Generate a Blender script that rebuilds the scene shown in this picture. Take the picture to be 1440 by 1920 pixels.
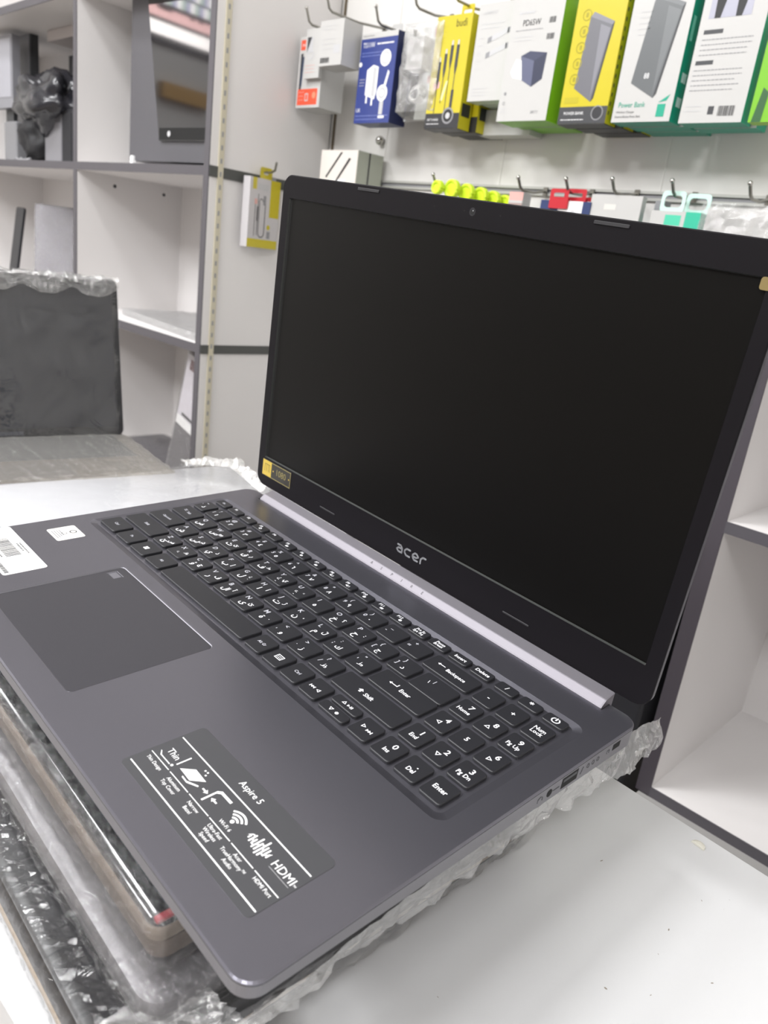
import bpy, bmesh, math, random
from mathutils import Matrix, Vector, noise
from mathutils.geometry import tessellate_polygon

for o in list(bpy.data.objects):
    bpy.data.objects.remove(o)
S = bpy.context.scene
COL = S.collection
R = math.radians

# ------------------------------------------------------------------ camera
cd = bpy.data.cameras.new('camera')
cam = bpy.data.objects.new('camera', cd)
COL.objects.link(cam)
Rm = Matrix(((0.698242, -0.309102, 0.645689), (0.704664, 0.137866, -0.696018), (0.126122, 0.940983, 0.314077)))
cam.matrix_world = Matrix.Translation((0.315907, -0.237160, 0.297919)) @ Rm.to_4x4()
cd.sensor_fit = 'VERTICAL'
cd.sensor_height = 36.0
cd.lens = 1431.9 / 1920 * 36.0
cd.clip_start = 0.02
cd.dof.use_dof = True
cd.dof.focus_distance = 0.43
cd.dof.aperture_fstop = 15.0
S.camera = cam

# ------------------------------------------------------------------ view, world, lamps
S.view_settings.view_transform = 'Standard'
S.view_settings.look = 'None'
S.view_settings.gamma = 1.0
S.view_settings.use_curve_mapping = False
S.view_settings.exposure = 0.17
W = bpy.data.worlds.new('world')
S.world = W
W.use_nodes = True
W.node_tree.nodes['Background'].inputs[0].default_value = (0.85, 0.9, 1, 1)
W.node_tree.nodes['Background'].inputs[1].default_value = 0.3

CEIL = 2.05
LAMPS = [  # x, y, size x, size y, watts
    (-0.10, -0.75, 0.30, 0.60, 4),
    (0.70, 0.05, 0.60, 0.30, 3),
    (-1.00, -0.35, 0.60, 0.30, 22),
    (-0.30, -2.40, 0.60, 0.60, 62),
    (1.20, -1.90, 0.60, 0.60, 40),
    (-1.90, -1.70, 0.60, 0.60, 55),
    (0.70, -1.10, 0.60, 0.30, 7),  # added panel: extra source for film glints and wall fill
    (-1.00, -1.20, 0.60, 0.30, 22),  # added panel too, brightens the back wall and shelving
    (-2.40, -0.40, 0.60, 0.30, 14),  # added panel too, fill at the far left
]

# ------------------------------------------------------------------ materials
def lin(c):
    if isinstance(c, str):
        c = tuple(int(c[i:i+2], 16) / 255 for i in (0, 2, 4))
    return tuple(x / 12.92 if x <= 0.04045 else ((x + 0.055) / 1.055) ** 2.4 for x in c) + (1.0,)

MATS = {}
def mat(name, col, rough=0.5, metal=0.0, spec=0.5, bump=None, coat=0.0, var=None):
    """bump = (scale, strength, distance); var = (scale, amount) mottles the colour a little"""
    if name in MATS:
        return MATS[name]
    m = bpy.data.materials.new(name)
    m.use_nodes = True
    nt = m.node_tree
    b = nt.nodes['Principled BSDF']
    b.inputs['Base Color'].default_value = lin(col)
    b.inputs['Roughness'].default_value = rough
    b.inputs['Metallic'].default_value = metal
    b.inputs['Specular IOR Level'].default_value = spec
    b.inputs['Coat Weight'].default_value = coat
    b.inputs['Coat Roughness'].default_value = 0.08
    if bump or var:
        tc = nt.nodes.new('ShaderNodeTexCoord')
    if bump:
        n = nt.nodes.new('ShaderNodeTexNoise')
        n.inputs['Scale'].default_value = bump[0]
        n.inputs['Detail'].default_value = 3
        nt.links.new(tc.outputs['Object'], n.inputs['Vector'])
        bp = nt.nodes.new('ShaderNodeBump')
        bp.inputs['Strength'].default_value = bump[1]
        bp.inputs['Distance'].default_value = bump[2]
        nt.links.new(n.outputs['Fac'], bp.inputs['Height'])
        nt.links.new(bp.outputs['Normal'], b.inputs['Normal'])
    if var:
        n = nt.nodes.new('ShaderNodeTexNoise')
        n.inputs['Scale'].default_value = var[0]
        n.inputs['Detail'].default_value = 4
        nt.links.new(tc.outputs['Object'], n.inputs['Vector'])
        mx = nt.nodes.new('ShaderNodeMix')
        mx.data_type = 'RGBA'
        c = lin(col)
        mx.inputs['A'].default_value = tuple(min(1, x * (1 - var[1])) for x in c[:3]) + (1,)
        mx.inputs['B'].default_value = tuple(min(1, x * (1 + var[1])) for x in c[:3]) + (1,)
        nt.links.new(n.outputs['Fac'], mx.inputs['Factor'])
        nt.links.new(mx.outputs['Result'], b.inputs['Base Color'])
    MATS[name] = m
    return m

def film_mat(name, tint='FFFFFF', base=0.10, rough=0.12, scale=60, strength=1.0, haze=0.05, stretch=(1, 1, 1), dist=0.004, fres=0.6):
    """thin crinkled stretch film: mostly clear, glossy where it folds"""
    m = bpy.data.materials.new(name)
    m.use_nodes = True
    nt = m.node_tree
    for n in list(nt.nodes):
        nt.nodes.remove(n)
    out = nt.nodes.new('ShaderNodeOutputMaterial')
    tc = nt.nodes.new('ShaderNodeTexCoord')
    mp = nt.nodes.new('ShaderNodeMapping')
    mp.inputs['Scale'].default_value = stretch
    nt.links.new(tc.outputs['Object'], mp.inputs['Vector'])
    n1 = nt.nodes.new('ShaderNodeTexNoise')
    n1.inputs['Scale'].default_value = scale
    n1.inputs['Detail'].default_value = 5
    n1.inputs['Roughness'].default_value = 0.65
    n1.inputs['Distortion'].default_value = 1.2
    nt.links.new(mp.outputs['Vector'], n1.inputs['Vector'])
    bp = nt.nodes.new('ShaderNodeBump')
    bp.inputs['Strength'].default_value = strength
    bp.inputs['Distance'].default_value = dist
    nt.links.new(n1.outputs['Fac'], bp.inputs['Height'])
    tr = nt.nodes.new('ShaderNodeBsdfTransparent')
    tr.inputs['Color'].default_value = lin(tint)
    gl = nt.nodes.new('ShaderNodeBsdfGlossy')
    gl.inputs['Roughness'].default_value = rough
    gl.inputs['Color'].default_value = (1, 1, 1, 1)
    nt.links.new(bp.outputs['Normal'], gl.inputs['Normal'])
    df = nt.nodes.new('ShaderNodeBsdfDiffuse')
    df.inputs['Color'].default_value = (0.85, 0.85, 0.85, 1)
    lw = nt.nodes.new('ShaderNodeLayerWeight')
    lw.inputs['Blend'].default_value = 0.35
    nt.links.new(bp.outputs['Normal'], lw.inputs['Normal'])
    ma = nt.nodes.new('ShaderNodeMath')
    ma.operation = 'MULTIPLY_ADD'
    ma.inputs[1].default_value = fres
    ma.inputs[2].default_value = base
    ma.use_clamp = True
    nt.links.new(lw.outputs['Fresnel'], ma.inputs[0])
    m1 = nt.nodes.new('ShaderNodeMixShader')
    nt.links.new(ma.outputs[0], m1.inputs[0])
    nt.links.new(tr.outputs[0], m1.inputs[1])
    nt.links.new(gl.outputs[0], m1.inputs[2])
    m2 = nt.nodes.new('ShaderNodeMixShader')
    m2.inputs[0].default_value = haze
    nt.links.new(m1.outputs[0], m2.inputs[1])
    nt.links.new(df.outputs[0], m2.inputs[2])
    nt.links.new(m2.outputs[0], out.inputs['Surface'])
    MATS[name] = m
    return m

M_WALL = mat('white laminate', 'D9D7D4', 0.45, var=(3, 0.02))
M_BOARD = mat('white board', 'DAD7D6', 0.5, var=(2, 0.02))
M_EDGE = mat('dark grey edging', '4E4B50', 0.5)
M_BAND = mat('dark joint band', '4A4B49', 0.5)
M_TABLE = mat('white counter laminate', 'BBBBBC', 0.35, var=(4, 0.015), bump=(300, 0.05, 0.0005))
M_DECK = mat('charcoal anodised aluminium', '7B7A83', 0.29, 0.88, bump=(2600, 0.08, 0.0003))
M_DECKSIDE = mat('charcoal side', '78777C', 0.45, 0.4)
M_UNDER = mat('black underside', '1B1B1E', 0.6)
M_KEY = mat('key black', '1F1F23', 0.45, spec=0.45, bump=(3000, 0.04, 0.0002))
M_KEYSIDE = mat('key side black', '1E1E21', 0.6)
M_LEG = mat('key legend white', 'EDEDF2', 0.5)
M_LEGDIM = mat('key legend pale', 'B4B4BC', 0.5)
M_BEZEL = mat('charcoal bezel plastic', '131114', 0.5, spec=0.12, bump=(2500, 0.05, 0.0002))
M_SCREEN = mat('matte black display', '070605', 0.42, spec=0.16)
M_GASKET = mat('screen gap black', '070707', 0.7)
M_RIM = mat('bezel inner rim', '2C2E2C', 0.45)
M_SILVER = mat('silver hinge bar', '7F7C82', 0.55, 0.7, bump=(2500, 0.05, 0.0002))
M_ENGR = mat('engraved grey', '3E3B40', 0.5)
M_PAD = mat('touchpad', '504F55', 0.34, 0.7)
M_CHAMFER = mat('touchpad chamfer', '85848A', 0.4, 0.7)
M_STK = mat('dark sticker', '3D3D40', 0.45)
M_WHITE = mat('print white', 'ECECEC', 0.5)
M_LABEL = mat('label paper', 'DCDBD9', 0.4)
M_BLACK = mat('print black', '1A1A1C', 0.5)
M_GREY = mat('print grey', '8B8B8E', 0.5)
M_LGREY = mat('print light grey', 'BDBDBF', 0.5)
M_GOLD = mat('gold print', 'C9AE48', 0.35, 0.3)
M_GOLDDIM = mat('gold outline', '8E8350', 0.4, 0.2)
M_CHROME = mat('chrome', 'B9B7B2', 0.2, 1.0)
M_HOOK = mat('hook steel', '8D8B84', 0.3, 0.9)
M_DARK = mat('dark plastic', '2A2A2E', 0.4)
M_DEEPBLACK = mat('deep black', '060606', 0.8)  # paints the dark inside of ports and holes on flat plates; also plain black parts
M_BOXW = mat('box card white', 'BFBEBC', 0.35, coat=0.3)
M_YEL = mat('box yellow', 'C3B41A', 0.35, coat=0.3)
M_YELD = mat('box yellow dark', 'C9BC1E', 0.4)
M_BLUE = mat('box blue', '26377E', 0.35, coat=0.3)
M_LIME = mat('box lime', '74B51C', 0.4, coat=0.2)
M_TEAL = mat('box teal', '169C80', 0.4, coat=0.2)
M_MINT = mat('mint', '8FD3C2', 0.4)
M_ORANGE = mat('box orange', 'E0563A', 0.4)
M_RED = mat('box red', 'B81F2C', 0.4)
M_PINK = mat('box pink print', 'D9A7A0', 0.5)
M_PBK = mat('power bank grey', '6C6C72', 0.35)
M_PBKL = mat('power bank light', '9A9AA2', 0.35)
M_GREYDK = mat('grey dark', '3A3B3E', 0.45)
M_TAN = mat('tan card', '9A8C7C', 0.6)
M_BEIGE = mat('slotted strip beige', 'C4BDA8', 0.5)
M_CHAN = mat('channel aluminium', 'B9B9B4', 0.45, 0.3)
M_FLOOR = mat('floor tile', '8D857C', 0.4, var=(5, 0.05))
M_CEIL = mat('ceiling paint', 'D8D8D6', 0.7)
M_SHOP = mat('shop back shelving', '6F6A66', 0.6, var=(3, 0.5))

FILM = film_mat('stretch film', base=0.05, scale=160, stretch=(1, 2, 2), haze=0.015, rough=0.06, dist=0.0015, fres=0.5)
FILM_B = film_mat('stretch film radiating', base=0.04, scale=100, stretch=(2.5, 0.3, 1), haze=0.0, rough=0.05, dist=0.0006, fres=0.3)
FILM_C = film_mat('stretch film crumpled', base=0.2, scale=150, haze=0.14, rough=0.07, dist=0.002, fres=0.8)
FILM_L = film_mat('stretch film smooth', base=0.02, scale=14, haze=0.01, rough=0.05, dist=0.002, fres=0.35)
FILM_LID = film_mat('stretch film over lid', base=0.035, scale=10, haze=0.012, rough=0.08, dist=0.004, fres=0.6)
FILM_M = film_mat('stretch film brownish', tint='F4EFE6', base=0.08, scale=40, haze=0.10, rough=0.1, stretch=(3, .5, 1), dist=0.004)
BAG = film_mat('clear bag', base=0.12, scale=60, haze=0.18, rough=0.08, dist=0.004)

# ------------------------------------------------------------------ mesh builder
_txt = {}
def text_geo(s, align='CENTER', bold=0.0):
    k = (s, align, bold)
    if k in _txt:
        return _txt[k]
    c = bpy.data.curves.new('t', 'FONT')
    c.body = s
    c.align_x = align
    c.align_y = 'CENTER'
    c.resolution_u = 2
    c.offset = bold
    o = bpy.data.objects.new('t', c)
    COL.objects.link(o)
    dg = bpy.context.evaluated_depsgraph_get()
    me = bpy.data.meshes.new_from_object(o.evaluated_get(dg))
    vs = [(v.co.x, v.co.y) for v in me.vertices]
    fs = [tuple(p.vertices) for p in me.polygons]
    bpy.data.objects.remove(o)
    bpy.data.curves.remove(c)
    bpy.data.meshes.remove(me)
    _txt[k] = (vs, fs)
    return _txt[k]

def rr(x0, y0, x1, y1, r, n=5):
    pts = []
    if r <= 1e-6:
        return [(x0, y0), (x1, y0), (x1, y1), (x0, y1)]
    for cx, cy, a in ((x1 - r, y0 + r, -90), (x1 - r, y1 - r, 0), (x0 + r, y1 - r, 90), (x0 + r, y0 + r, 180)):
        for i in range(n + 1):
            t = R(a + 90 * i / n)
            pts.append((cx + r * math.cos(t), cy + r * math.sin(t)))
    return pts

class MB:
    """collects geometry in millimetres; build() makes ONE mesh object in metres"""
    def __init__(self, frame=None):
        self.v, self.f, self.m, self.mats = [], [], [], []
        self.bold = 0.0
        self.F = frame or Matrix.Identity(4)   # frame applied to all points (mm)
    def mi(self, m):
        if m not in self.mats:
            self.mats.append(m)
        return self.mats.index(m)
    def add(self, vs, fs, m, M=None):
        k = len(self.v)
        T = self.F @ M if M is not None else self.F
        self.v += [T @ Vector(p) for p in vs]
        self.f += [tuple(i + k for i in f) for f in fs]
        self.m += [self.mi(m)] * len(fs)
        return self
    def box(self, a, b, m, M=None):
        x0, y0, z0 = a; x1, y1, z1 = b
        vs = [(x0, y0, z0), (x1, y0, z0), (x1, y1, z0), (x0, y1, z0), (x0, y0, z1), (x1, y0, z1), (x1, y1, z1), (x0, y1, z1)]
        return self.add(vs, [(0, 3, 2, 1), (4, 5, 6, 7), (0, 1, 5, 4), (1, 2, 6, 5), (2, 3, 7, 6), (3, 0, 4, 7)], m, M)
    def loft(self, loops, m, M=None, cap0=True, cap1=True, mats=None):
        """loops: list of equal-length 3D loops"""
        n = len(loops[0]); vs = [p for l in loops for p in l]
        for k in range(len(loops) - 1):
            fs = [(k * n + i, k * n + (i + 1) % n, (k + 1) * n + (i + 1) % n, (k + 1) * n + i) for i in range(n)]
            self.add(loops[k] + loops[k + 1], [(i, (i + 1) % n, n + (i + 1) % n, n + i) for i in range(n)], mats[k] if mats else m, M)
        if cap0:
            self.add(loops[0], [tuple(reversed(range(n)))], mats[0] if mats else m, M)
        if cap1:
            self.add(loops[-1], [tuple(range(n))], mats[-1] if mats else m, M)
        return self
    def prism(self, outline, z0, z1, m, M=None):
        return self.loft([[(x, y, z0) for x, y in outline], [(x, y, z1) for x, y in outline]], m, M)
    def bprism(self, x0, y0, x1, y1, r, z0, z1, bev, m, M=None, side=None, n=5):
        lo = [(x, y, z0) for x, y in rr(x0, y0, x1, y1, r, n)]
        mid = [(x, y, z1 - bev) for x, y in rr(x0, y0, x1, y1, r, n)]
        top = [(x, y, z1) for x, y in rr(x0 + bev, y0 + bev, x1 - bev, y1 - bev, max(r - bev, .01), n)]
        return self.loft([lo, mid, top], m, M, mats=[side or m, m, m])
    def holed(self, loops, z, m, M=None, flip=False):
        """flat polygon with holes, loops[0] outer"""
        L = [[Vector((x, y, 0)) for x, y in l] for l in loops]
        flat = [(x, y, z) for l in loops for x, y in l]
        tri = tessellate_polygon(L)
        return self.add(flat, [tuple(t) for t in tri], m, M)
    def strip(self, la, lb, m, M=None):
        n = len(la)
        return self.add(list(la) + list(lb), [(i, (i + 1) % n, n + (i + 1) % n, n + i) for i in range(n)], m, M)
    def poly(self, pts, m, M=None):
        return self.add(pts, [tuple(range(len(pts)))], m, M)
    def text(self, s, x, y, z, size, m, M=None, rot=0, align='CENTER', sx=1.0):
        vs, fs = text_geo(s, align, self.bold)
        c, q = math.cos(rot), math.sin(rot)
        pts = [(x + (a * size * sx) * c - b * size * q, y + (a * size * sx) * q + b * size * c, z) for a, b in vs]
        return self.add(pts, fs, m, M)
    def rect(self, x0, y0, x1, y1, z, m, M=None):
        return self.poly([(x0, y0, z), (x1, y0, z), (x1, y1, z), (x0, y1, z)], m, M)
    def disc(self, cx, cy, r, z, m, M=None, n=20, r0=0.0, a0=0, a1=360):
        if r0 <= 0:
            return self.poly([(cx + r * math.cos(2 * math.pi * i / n), cy + r * math.sin(2 * math.pi * i / n), z) for i in range(n)], m, M)
        vs = []; fs = []
        for i in range(n + 1):
            t = R(a0 + (a1 - a0) * i / n)
            vs += [(cx + r * math.cos(t), cy + r * math.sin(t), z), (cx + r0 * math.cos(t), cy + r0 * math.sin(t), z)]
        fs = [(2 * i, 2 * i + 2, 2 * i + 3, 2 * i + 1) for i in range(n)]
        return self.add(vs, fs, m, M)
    def tube(self, pts, r, m, M=None, n=8, closed=False):
        pts = [Vector(p) for p in pts]; loops = []
        rs = r if isinstance(r, (list, tuple)) else [r] * len(pts)
        N = len(pts)
        up = Vector((0.13, 0.21, 0.97))
        for i, p in enumerate(pts):
            a = pts[(i - 1) % N] if closed or i else pts[0]
            b = pts[(i + 1) % N] if closed or i < N - 1 else pts[-1]
            d = (b - a).normalized()
            s = d.cross(up)
            if s.length < 1e-3:
                s = d.cross(Vector((1, 0, 0)))
            s.normalize(); t = d.cross(s)
            loops.append([tuple(p + (s * math.cos(2 * math.pi * k / n) + t * math.sin(2 * math.pi * k / n)) * rs[i]) for k in range(n)])
        if closed:
            loops.append(loops[0])
        return self.loft(loops, m, M, cap0=not closed, cap1=not closed)
    def ball(self, c, r, m, M=None, n=12):
        vs = []; fs = []
        for i in range(n + 1):
            th = math.pi * i / n
            for k in range(n):
                ph = 2 * math.pi * k / n
                vs.append((c[0] + r * math.sin(th) * math.cos(ph), c[1] + r * math.sin(th) * math.sin(ph), c[2] + r * math.cos(th)))
        for i in range(n):
            for k in range(n):
                fs.append((i * n + k, (i + 1) * n + k, (i + 1) * n + (k + 1) % n, i * n + (k + 1) % n))
        return self.add(vs, fs, m, M)
    def build(self, name, parent=None, smooth=False, loc=None, keep=False):
        me = bpy.data.meshes.new(name)
        off = Vector(loc) if loc else Vector((0, 0, 0))
        me.from_pydata([tuple((p - off) * 0.001) for p in self.v], [], self.f)
        for m in self.mats:
            me.materials.append(m)
        me.polygons.foreach_set('material_index', self.m)
        bm = bmesh.new(); bm.from_mesh(me)
        if not keep:
            bmesh.ops.remove_doubles(bm, verts=bm.verts, dist=1e-6)
            bmesh.ops.recalc_face_normals(bm, faces=bm.faces)
        if smooth:
            for f in bm.faces:
                f.smooth = True
            for e in bm.edges:
                if len(e.link_faces) == 2 and e.calc_face_angle(0) > R(35):
                    e.smooth = False
        bm.to_mesh(me); bm.free()
        o = bpy.data.objects.new(name, me)
        COL.objects.link(o)
        if loc:
            o.location = off * 0.001
        if parent:
            o.parent = parent
        return o

def tag(o, label=None, cat=None, group=None, kind=None):
    if label: o['label'] = label
    if cat: o['category'] = cat
    if group: o['group'] = group
    if kind: o['kind'] = kind
    return o

def empty(name, label, cat, M=None, group=None):
    o = bpy.data.objects.new(name, None)
    COL.objects.link(o)
    if M is not None:
        o.matrix_world = M
    o.empty_display_size = 0.02
    return tag(o, label, cat, group)

def mmat(M):      # metre matrix from a millimetre one
    M = M.copy()
    for i in range(3):
        M[i][3] *= 0.001
    return M

def struct(name, mb, parent=None, smooth=False):
    o = mb.build(name, parent, smooth)
    if not parent:
        o['kind'] = 'structure'
    return o

def wrinkle(name, x0, y0, z0, x1, y1, z1, mat_, parent, seed=1, amp=1.2, step=7.0, pad=0.8, r=4.0, skip_bottom=True, rnd=0.3, amp_side=None, fx=.16, fy=.06):
    """stretch film hugging a flat box (millimetres, parent's frame): rounded box with wrinkles"""
    rng = random.Random(seed)
    x0 -= pad; y0 -= pad; z0 -= pad * 0.3; x1 += pad; y1 += pad; z1 += pad
    nx = max(2, int((x1 - x0) / step)); ny = max(2, int((y1 - y0) / step)); nz = max(3, int((z1 - z0) / (step * .6)))
    vd = {}; vs = []; fs = []
    def vert(i, j, k):
        key = (i, j, k)
        if key in vd:
            return vd[key]
        x = x0 + (x1 - x0) * i / nx; y = y0 + (y1 - y0) * j / ny; z = z0 + (z1 - z0) * k / nz
        cx = min(max(x, x0 + r), x1 - r); cy = min(max(y, y0 + r), y1 - r); cz = min(max(z, z0 + r), z1 - r)
        d = Vector((x - cx, y - cy, z - cz))
        p = Vector((cx, cy, cz)) + (d.normalized() * r if d.length > r else d) if (abs(x - cx) > 0) + (abs(y - cy) > 0) + (abs(z - cz) > 0) > 1 else Vector((x, y, z))
        n = d.normalized() if d.length > 1e-6 else Vector((0, 0, 1))
        if i in (0, nx) or j in (0, ny):
            a = amp_side if amp_side is not None else amp
        else:
            a = amp
        q = Vector((p.x * fx, p.y * fy, p.z * .12)) + Vector((seed * 7.1, seed * 3.3, 0))
        q += noise.noise_vector(p * .018) * 1.3
        h = (1 - abs(noise.noise(q))) ** 3 * 1.1 + noise.noise(p * 0.05) * 0.5
        p = p + n * (a * (0.5 + h) + rng.random() * rnd * a)
        vd[key] = len(vs); vs.append(tuple(p))
        return vd[key]
    def quad(*q):
        fs.append(tuple(vert(*t) for t in q))
    for i in range(nx):
        for j in range(ny):
            quad((i, j, nz), (i + 1, j, nz), (i + 1, j + 1, nz), (i, j + 1, nz))
            if not skip_bottom:
                quad((i, j, 0), (i, j + 1, 0), (i + 1, j + 1, 0), (i + 1, j, 0))
    for k in range(nz):
        for i in range(nx):
            quad((i, 0, k), (i + 1, 0, k), (i + 1, 0, k + 1), (i, 0, k + 1))
            quad((i + 1, ny, k), (i, ny, k), (i, ny, k + 1), (i + 1, ny, k + 1))
        for j in range(ny):
            quad((0, j + 1, k), (0, j, k), (0, j, k + 1), (0, j + 1, k + 1))
            quad((nx, j, k), (nx, j + 1, k), (nx, j + 1, k + 1), (nx, j, k + 1))
    mb = MB(); mb.add(vs, fs, mat_)
    o = mb.build(name, parent)
    return o

# ------------------------------------------------------------------ room shell
XL, XR, YF, YB, ZF = -3200, 1700, -3200, 950, -760
mb = MB().box((XL, YF, ZF - 30), (XR, YB + 60, ZF), M_FLOOR)
for k in range(9):
    pass
struct('floor', mb)
struct('ceiling', MB().box((XL, YF, CEIL * 1000), (XR, YB + 60, CEIL * 1000 + 40), M_CEIL))
# slatted display wall at the back: panel, dark joint near the corner, metal channels
mb = MB().box((XL, YB, ZF), (XR, YB + 60, CEIL * 1000), M_WALL)
struct('wall_back', mb)
struct('wall_left', MB().box((XL - 60, YF, ZF), (XL, YB + 60, CEIL * 1000), M_WALL))
struct('wall_right', MB().box((XR, YF, ZF), (XR + 60, YB + 60, CEIL * 1000), M_WALL))
struct('wall_front', MB().box((XL, YF - 60, ZF), (XR, YF, CEIL * 1000), M_SHOP))
n = 0
for z in (439, 1000):
    n += 1
    mb = MB()
    mb.box((-1066, YB - 5, z - 7), (XR, YB, z - 3), M_CHAN).box((-1066, YB - 5, z + 3), (XR, YB, z + 7), M_CHAN).box((-1066, YB - 1.5, z - 3), (XR, YB, z + 3), M_GREY)
    struct('trim_%d' % n, mb)
struct('trim_3', MB().box((-1083, YB - 3, -300), (-1077, YB, 1200), mat('joint brown', '5B5040', 0.7)))
for k, x in enumerate((-915, -612, -300, 10)):
    struct('trim_%d' % (4 + k), MB().box((x - 1.5, YB - 1.2, -300), (x + 1.5, YB, 1200), mat('pale seam', 'DCDAD7', 0.4)))
# ceiling lamps
for k, (x, y, sx, sy, w) in enumerate(LAMPS):
    t = empty('ceiling_light', 'square white LED ceiling panel above the shop', 'ceiling light', Matrix.Translation((x, y, CEIL)), group='ceiling light panels')
    mb = MB(); X, Y = sx * 500 + 20, sy * 500 + 20
    for a, b in (((-X, -Y, -14), (X, -Y + 20, 0)), ((-X, Y - 20, -14), (X, Y, 0)), ((-X, -Y + 20, -14), (-X + 20, Y - 20, 0)), ((X - 20, -Y + 20, -14), (X, Y - 20, 0))):
        mb.box(a, b, M_WHITE)
    mb.build('frame', t)
    ld = bpy.data.lights.new('panel_lamp', 'AREA')
    ld.shape = 'RECTANGLE'; ld.size = sx; ld.size_y = sy; ld.energy = w
    ld.color = (0.985, 0.99, 1.0)
    lo = bpy.data.objects.new('panel_lamp', ld)
    COL.objects.link(lo); lo.parent = t; lo.location = (0, 0, -0.012)

def emit(name, col, e):
    m = bpy.data.materials.new(name); m.use_nodes = True
    b = m.node_tree.nodes['Principled BSDF']
    b.inputs['Emission Color'].default_value = lin(col); b.inputs['Emission Strength'].default_value = e
    MATS[name] = m
    return m
t = empty('reflection_panel', 'lit shop display on the left wall, seen reflected in the all-in-one screen', 'display', Matrix.Translation((-3.19, -0.6, 1.25)))  # added emitter, unseen; only gives the monitor glass its bright reflection
MB().box((-8, -230, -160), (10, 230, 180), M_DARK).build('housing', t)
g = MB(); rng = random.Random(12)
g.box((10, -200, -130), (14, 170, -78), emit('lit white', 'FFF8F4', 9))
for k in range(16):
    y = -215 + k * 25
    g.box((10, y, -60), (14, y + 20, -60 + rng.choice((30, 40))), emit('lit pink', 'F2B8B4', 7) if k == 0 else MATS['lit pink'])
    for q in range(3):
        g.box((10, y, 0 + q * 50), (14, y + 20, 40 + q * 50), MATS.get(('lit violet', 'lit mint', 'lit white')[(k + q) % 3]) or emit(('lit violet', 'lit mint', 'lit white')[(k + q) % 3], ('8C7AD8', 'A8D8B0', 'FFF8F4')[(k + q) % 3], 4))
g.build('lit_panel', t)
tag(MB().box((-3198, -800, 870), (-3160, -520, 935), mat('tan carton', 'C9A05A', .6)).build('reflection_block'), 'tan carton fixed on the left wall, seen only as a reflection', 'box')  # added out of view, only for the yellowish patch in the monitor reflection

# ------------------------------------------------------------------ left shelving unit (open cells)
SX0, SX1, SY0, SY1 = -2600, -1089, 650, 945     # outer, front and back
def shelving():
    t = empty('shelf_unit', 'tall white open shelving unit with dark edges and beige slotted side strip', 'shelf', Matrix.Translation((-1.5, 0.8, -0.3)))
    Minv = Matrix.Translation((1500, -800, 300))
    P = lambda: MB(Minv)
    TOP = 1150
    def panel(name, x0, x1, y0=SY0 + 1, y1=SY1, z0=-300, z1=TOP, m=M_BOARD):
        P().box((x0, y0, z0), (x1, y1, z1), m).build(name, t)
    panel('side_panel', -1107, -1089)
    panel('partition', -1694, -1676)
    panel('side_panel', -2618, -2600)
    for a, b in ((-1107, -1089), (-1694, -1676), (-2618, -2600)):
        P().box((a, SY0 - 1, -300), (b, SY0 + 1, TOP), M_EDGE).build('edge_strip', t)
    for x0, x1 in ((-1676, -1107), (-2600, -1694)):
        P().box((x0, SY1 - 6, -300), (x1, SY1, TOP), M_BOARD).build('back_panel', t)
        for z in (-300, 59, 405, 780):
            P().box((x0, SY0 + 1, z), (x1, SY1 - 6, z + 18), M_BOARD).build('shelf_board', t)
            P().box((x0, SY0 - 1, z), (x1, SY0 + 1, z + 18), M_EDGE).build('edge_strip', t)
    # outer face of the right side panel
    for z0, z1 in ((404, 424), (59, 77)):
        P().box((-1089, 651, z0), (-1086.5, 944, z1), M_BAND).build('joint_band', t)
    mb = P().box((-1089, 669, -300), (-1086, 681, TOP), M_BEIGE)
    z = -290
    while z < TOP - 10:
        mb.box((-1086.1, 673, z), (-1085.7, 677, z + 9), M_GREY)
        z += 24
    mb.build('slotted_strip', t)
    mb = P()
    for (y, z) in ((748, 381), (886, 380)):
        mb.tube([(-1676, y, z), (-1674, y, z)], 4, M_GREYDK, n=10)
    mb.build('screw_cap', t)
shelving()

# ------------------------------------------------------------------ low unit under the display wall (right)
def low_unit():
    t = empty('display_cabinet', 'low white open cabinet with dark edges behind the laptop, right of the counter', 'cabinet', Matrix.Translation((0.6, 0.8, -0.33)))
    P = lambda: MB(Matrix.Translation((-600, -800, 330)))
    Y0, Y1 = 600, 900
    x0, x1 = 26, 1400
    for a in (26, 640, 1240):
        P().box((a, Y0 + 1, -285), (a + 18, Y1, 292), M_BOARD).build('partition', t)
        P().box((a, Y0 - 1, -285), (a + 18, Y0 + 1, 292), mat('dark brown edging', '433E44', 0.5)).build('edge_strip', t)
    for a, b in ((44, 640), (658, 1240)):
        P().box((a, Y1 - 6, -285), (b, Y1, 292), M_BOARD).build('back_panel', t)
        for z in (-286, 62):
            P().box((a, Y0 + 1, z), (b, Y1 - 6, z + 13), M_BOARD).build('shelf_board', t)
            P().box((a, Y0 - 1, z), (b, Y0 + 1, z + 13), M_EDGE).build('edge_strip', t)
    P().box((x0 - 4, Y0 - 2, 292), (1262, Y1, 310), M_BOARD).build('top_board', t)
    P().box((31, Y0 - 42, -345), (1262, Y0 - 1, -286), mat('grey plinth rail', '9A9896', 0.5)).build('plinth_rail', t)
    return t
low_unit()
# plain black block left of it, filling the gap behind the counter
mb = MB().bprism(-420, 606, 6, 900, 6, -760, 290, 4, M_DARK)
o = mb.build('black_block')
tag(o, 'black cabinet in the dark gap between the counter and the white cabinet', 'cabinet')

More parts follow.
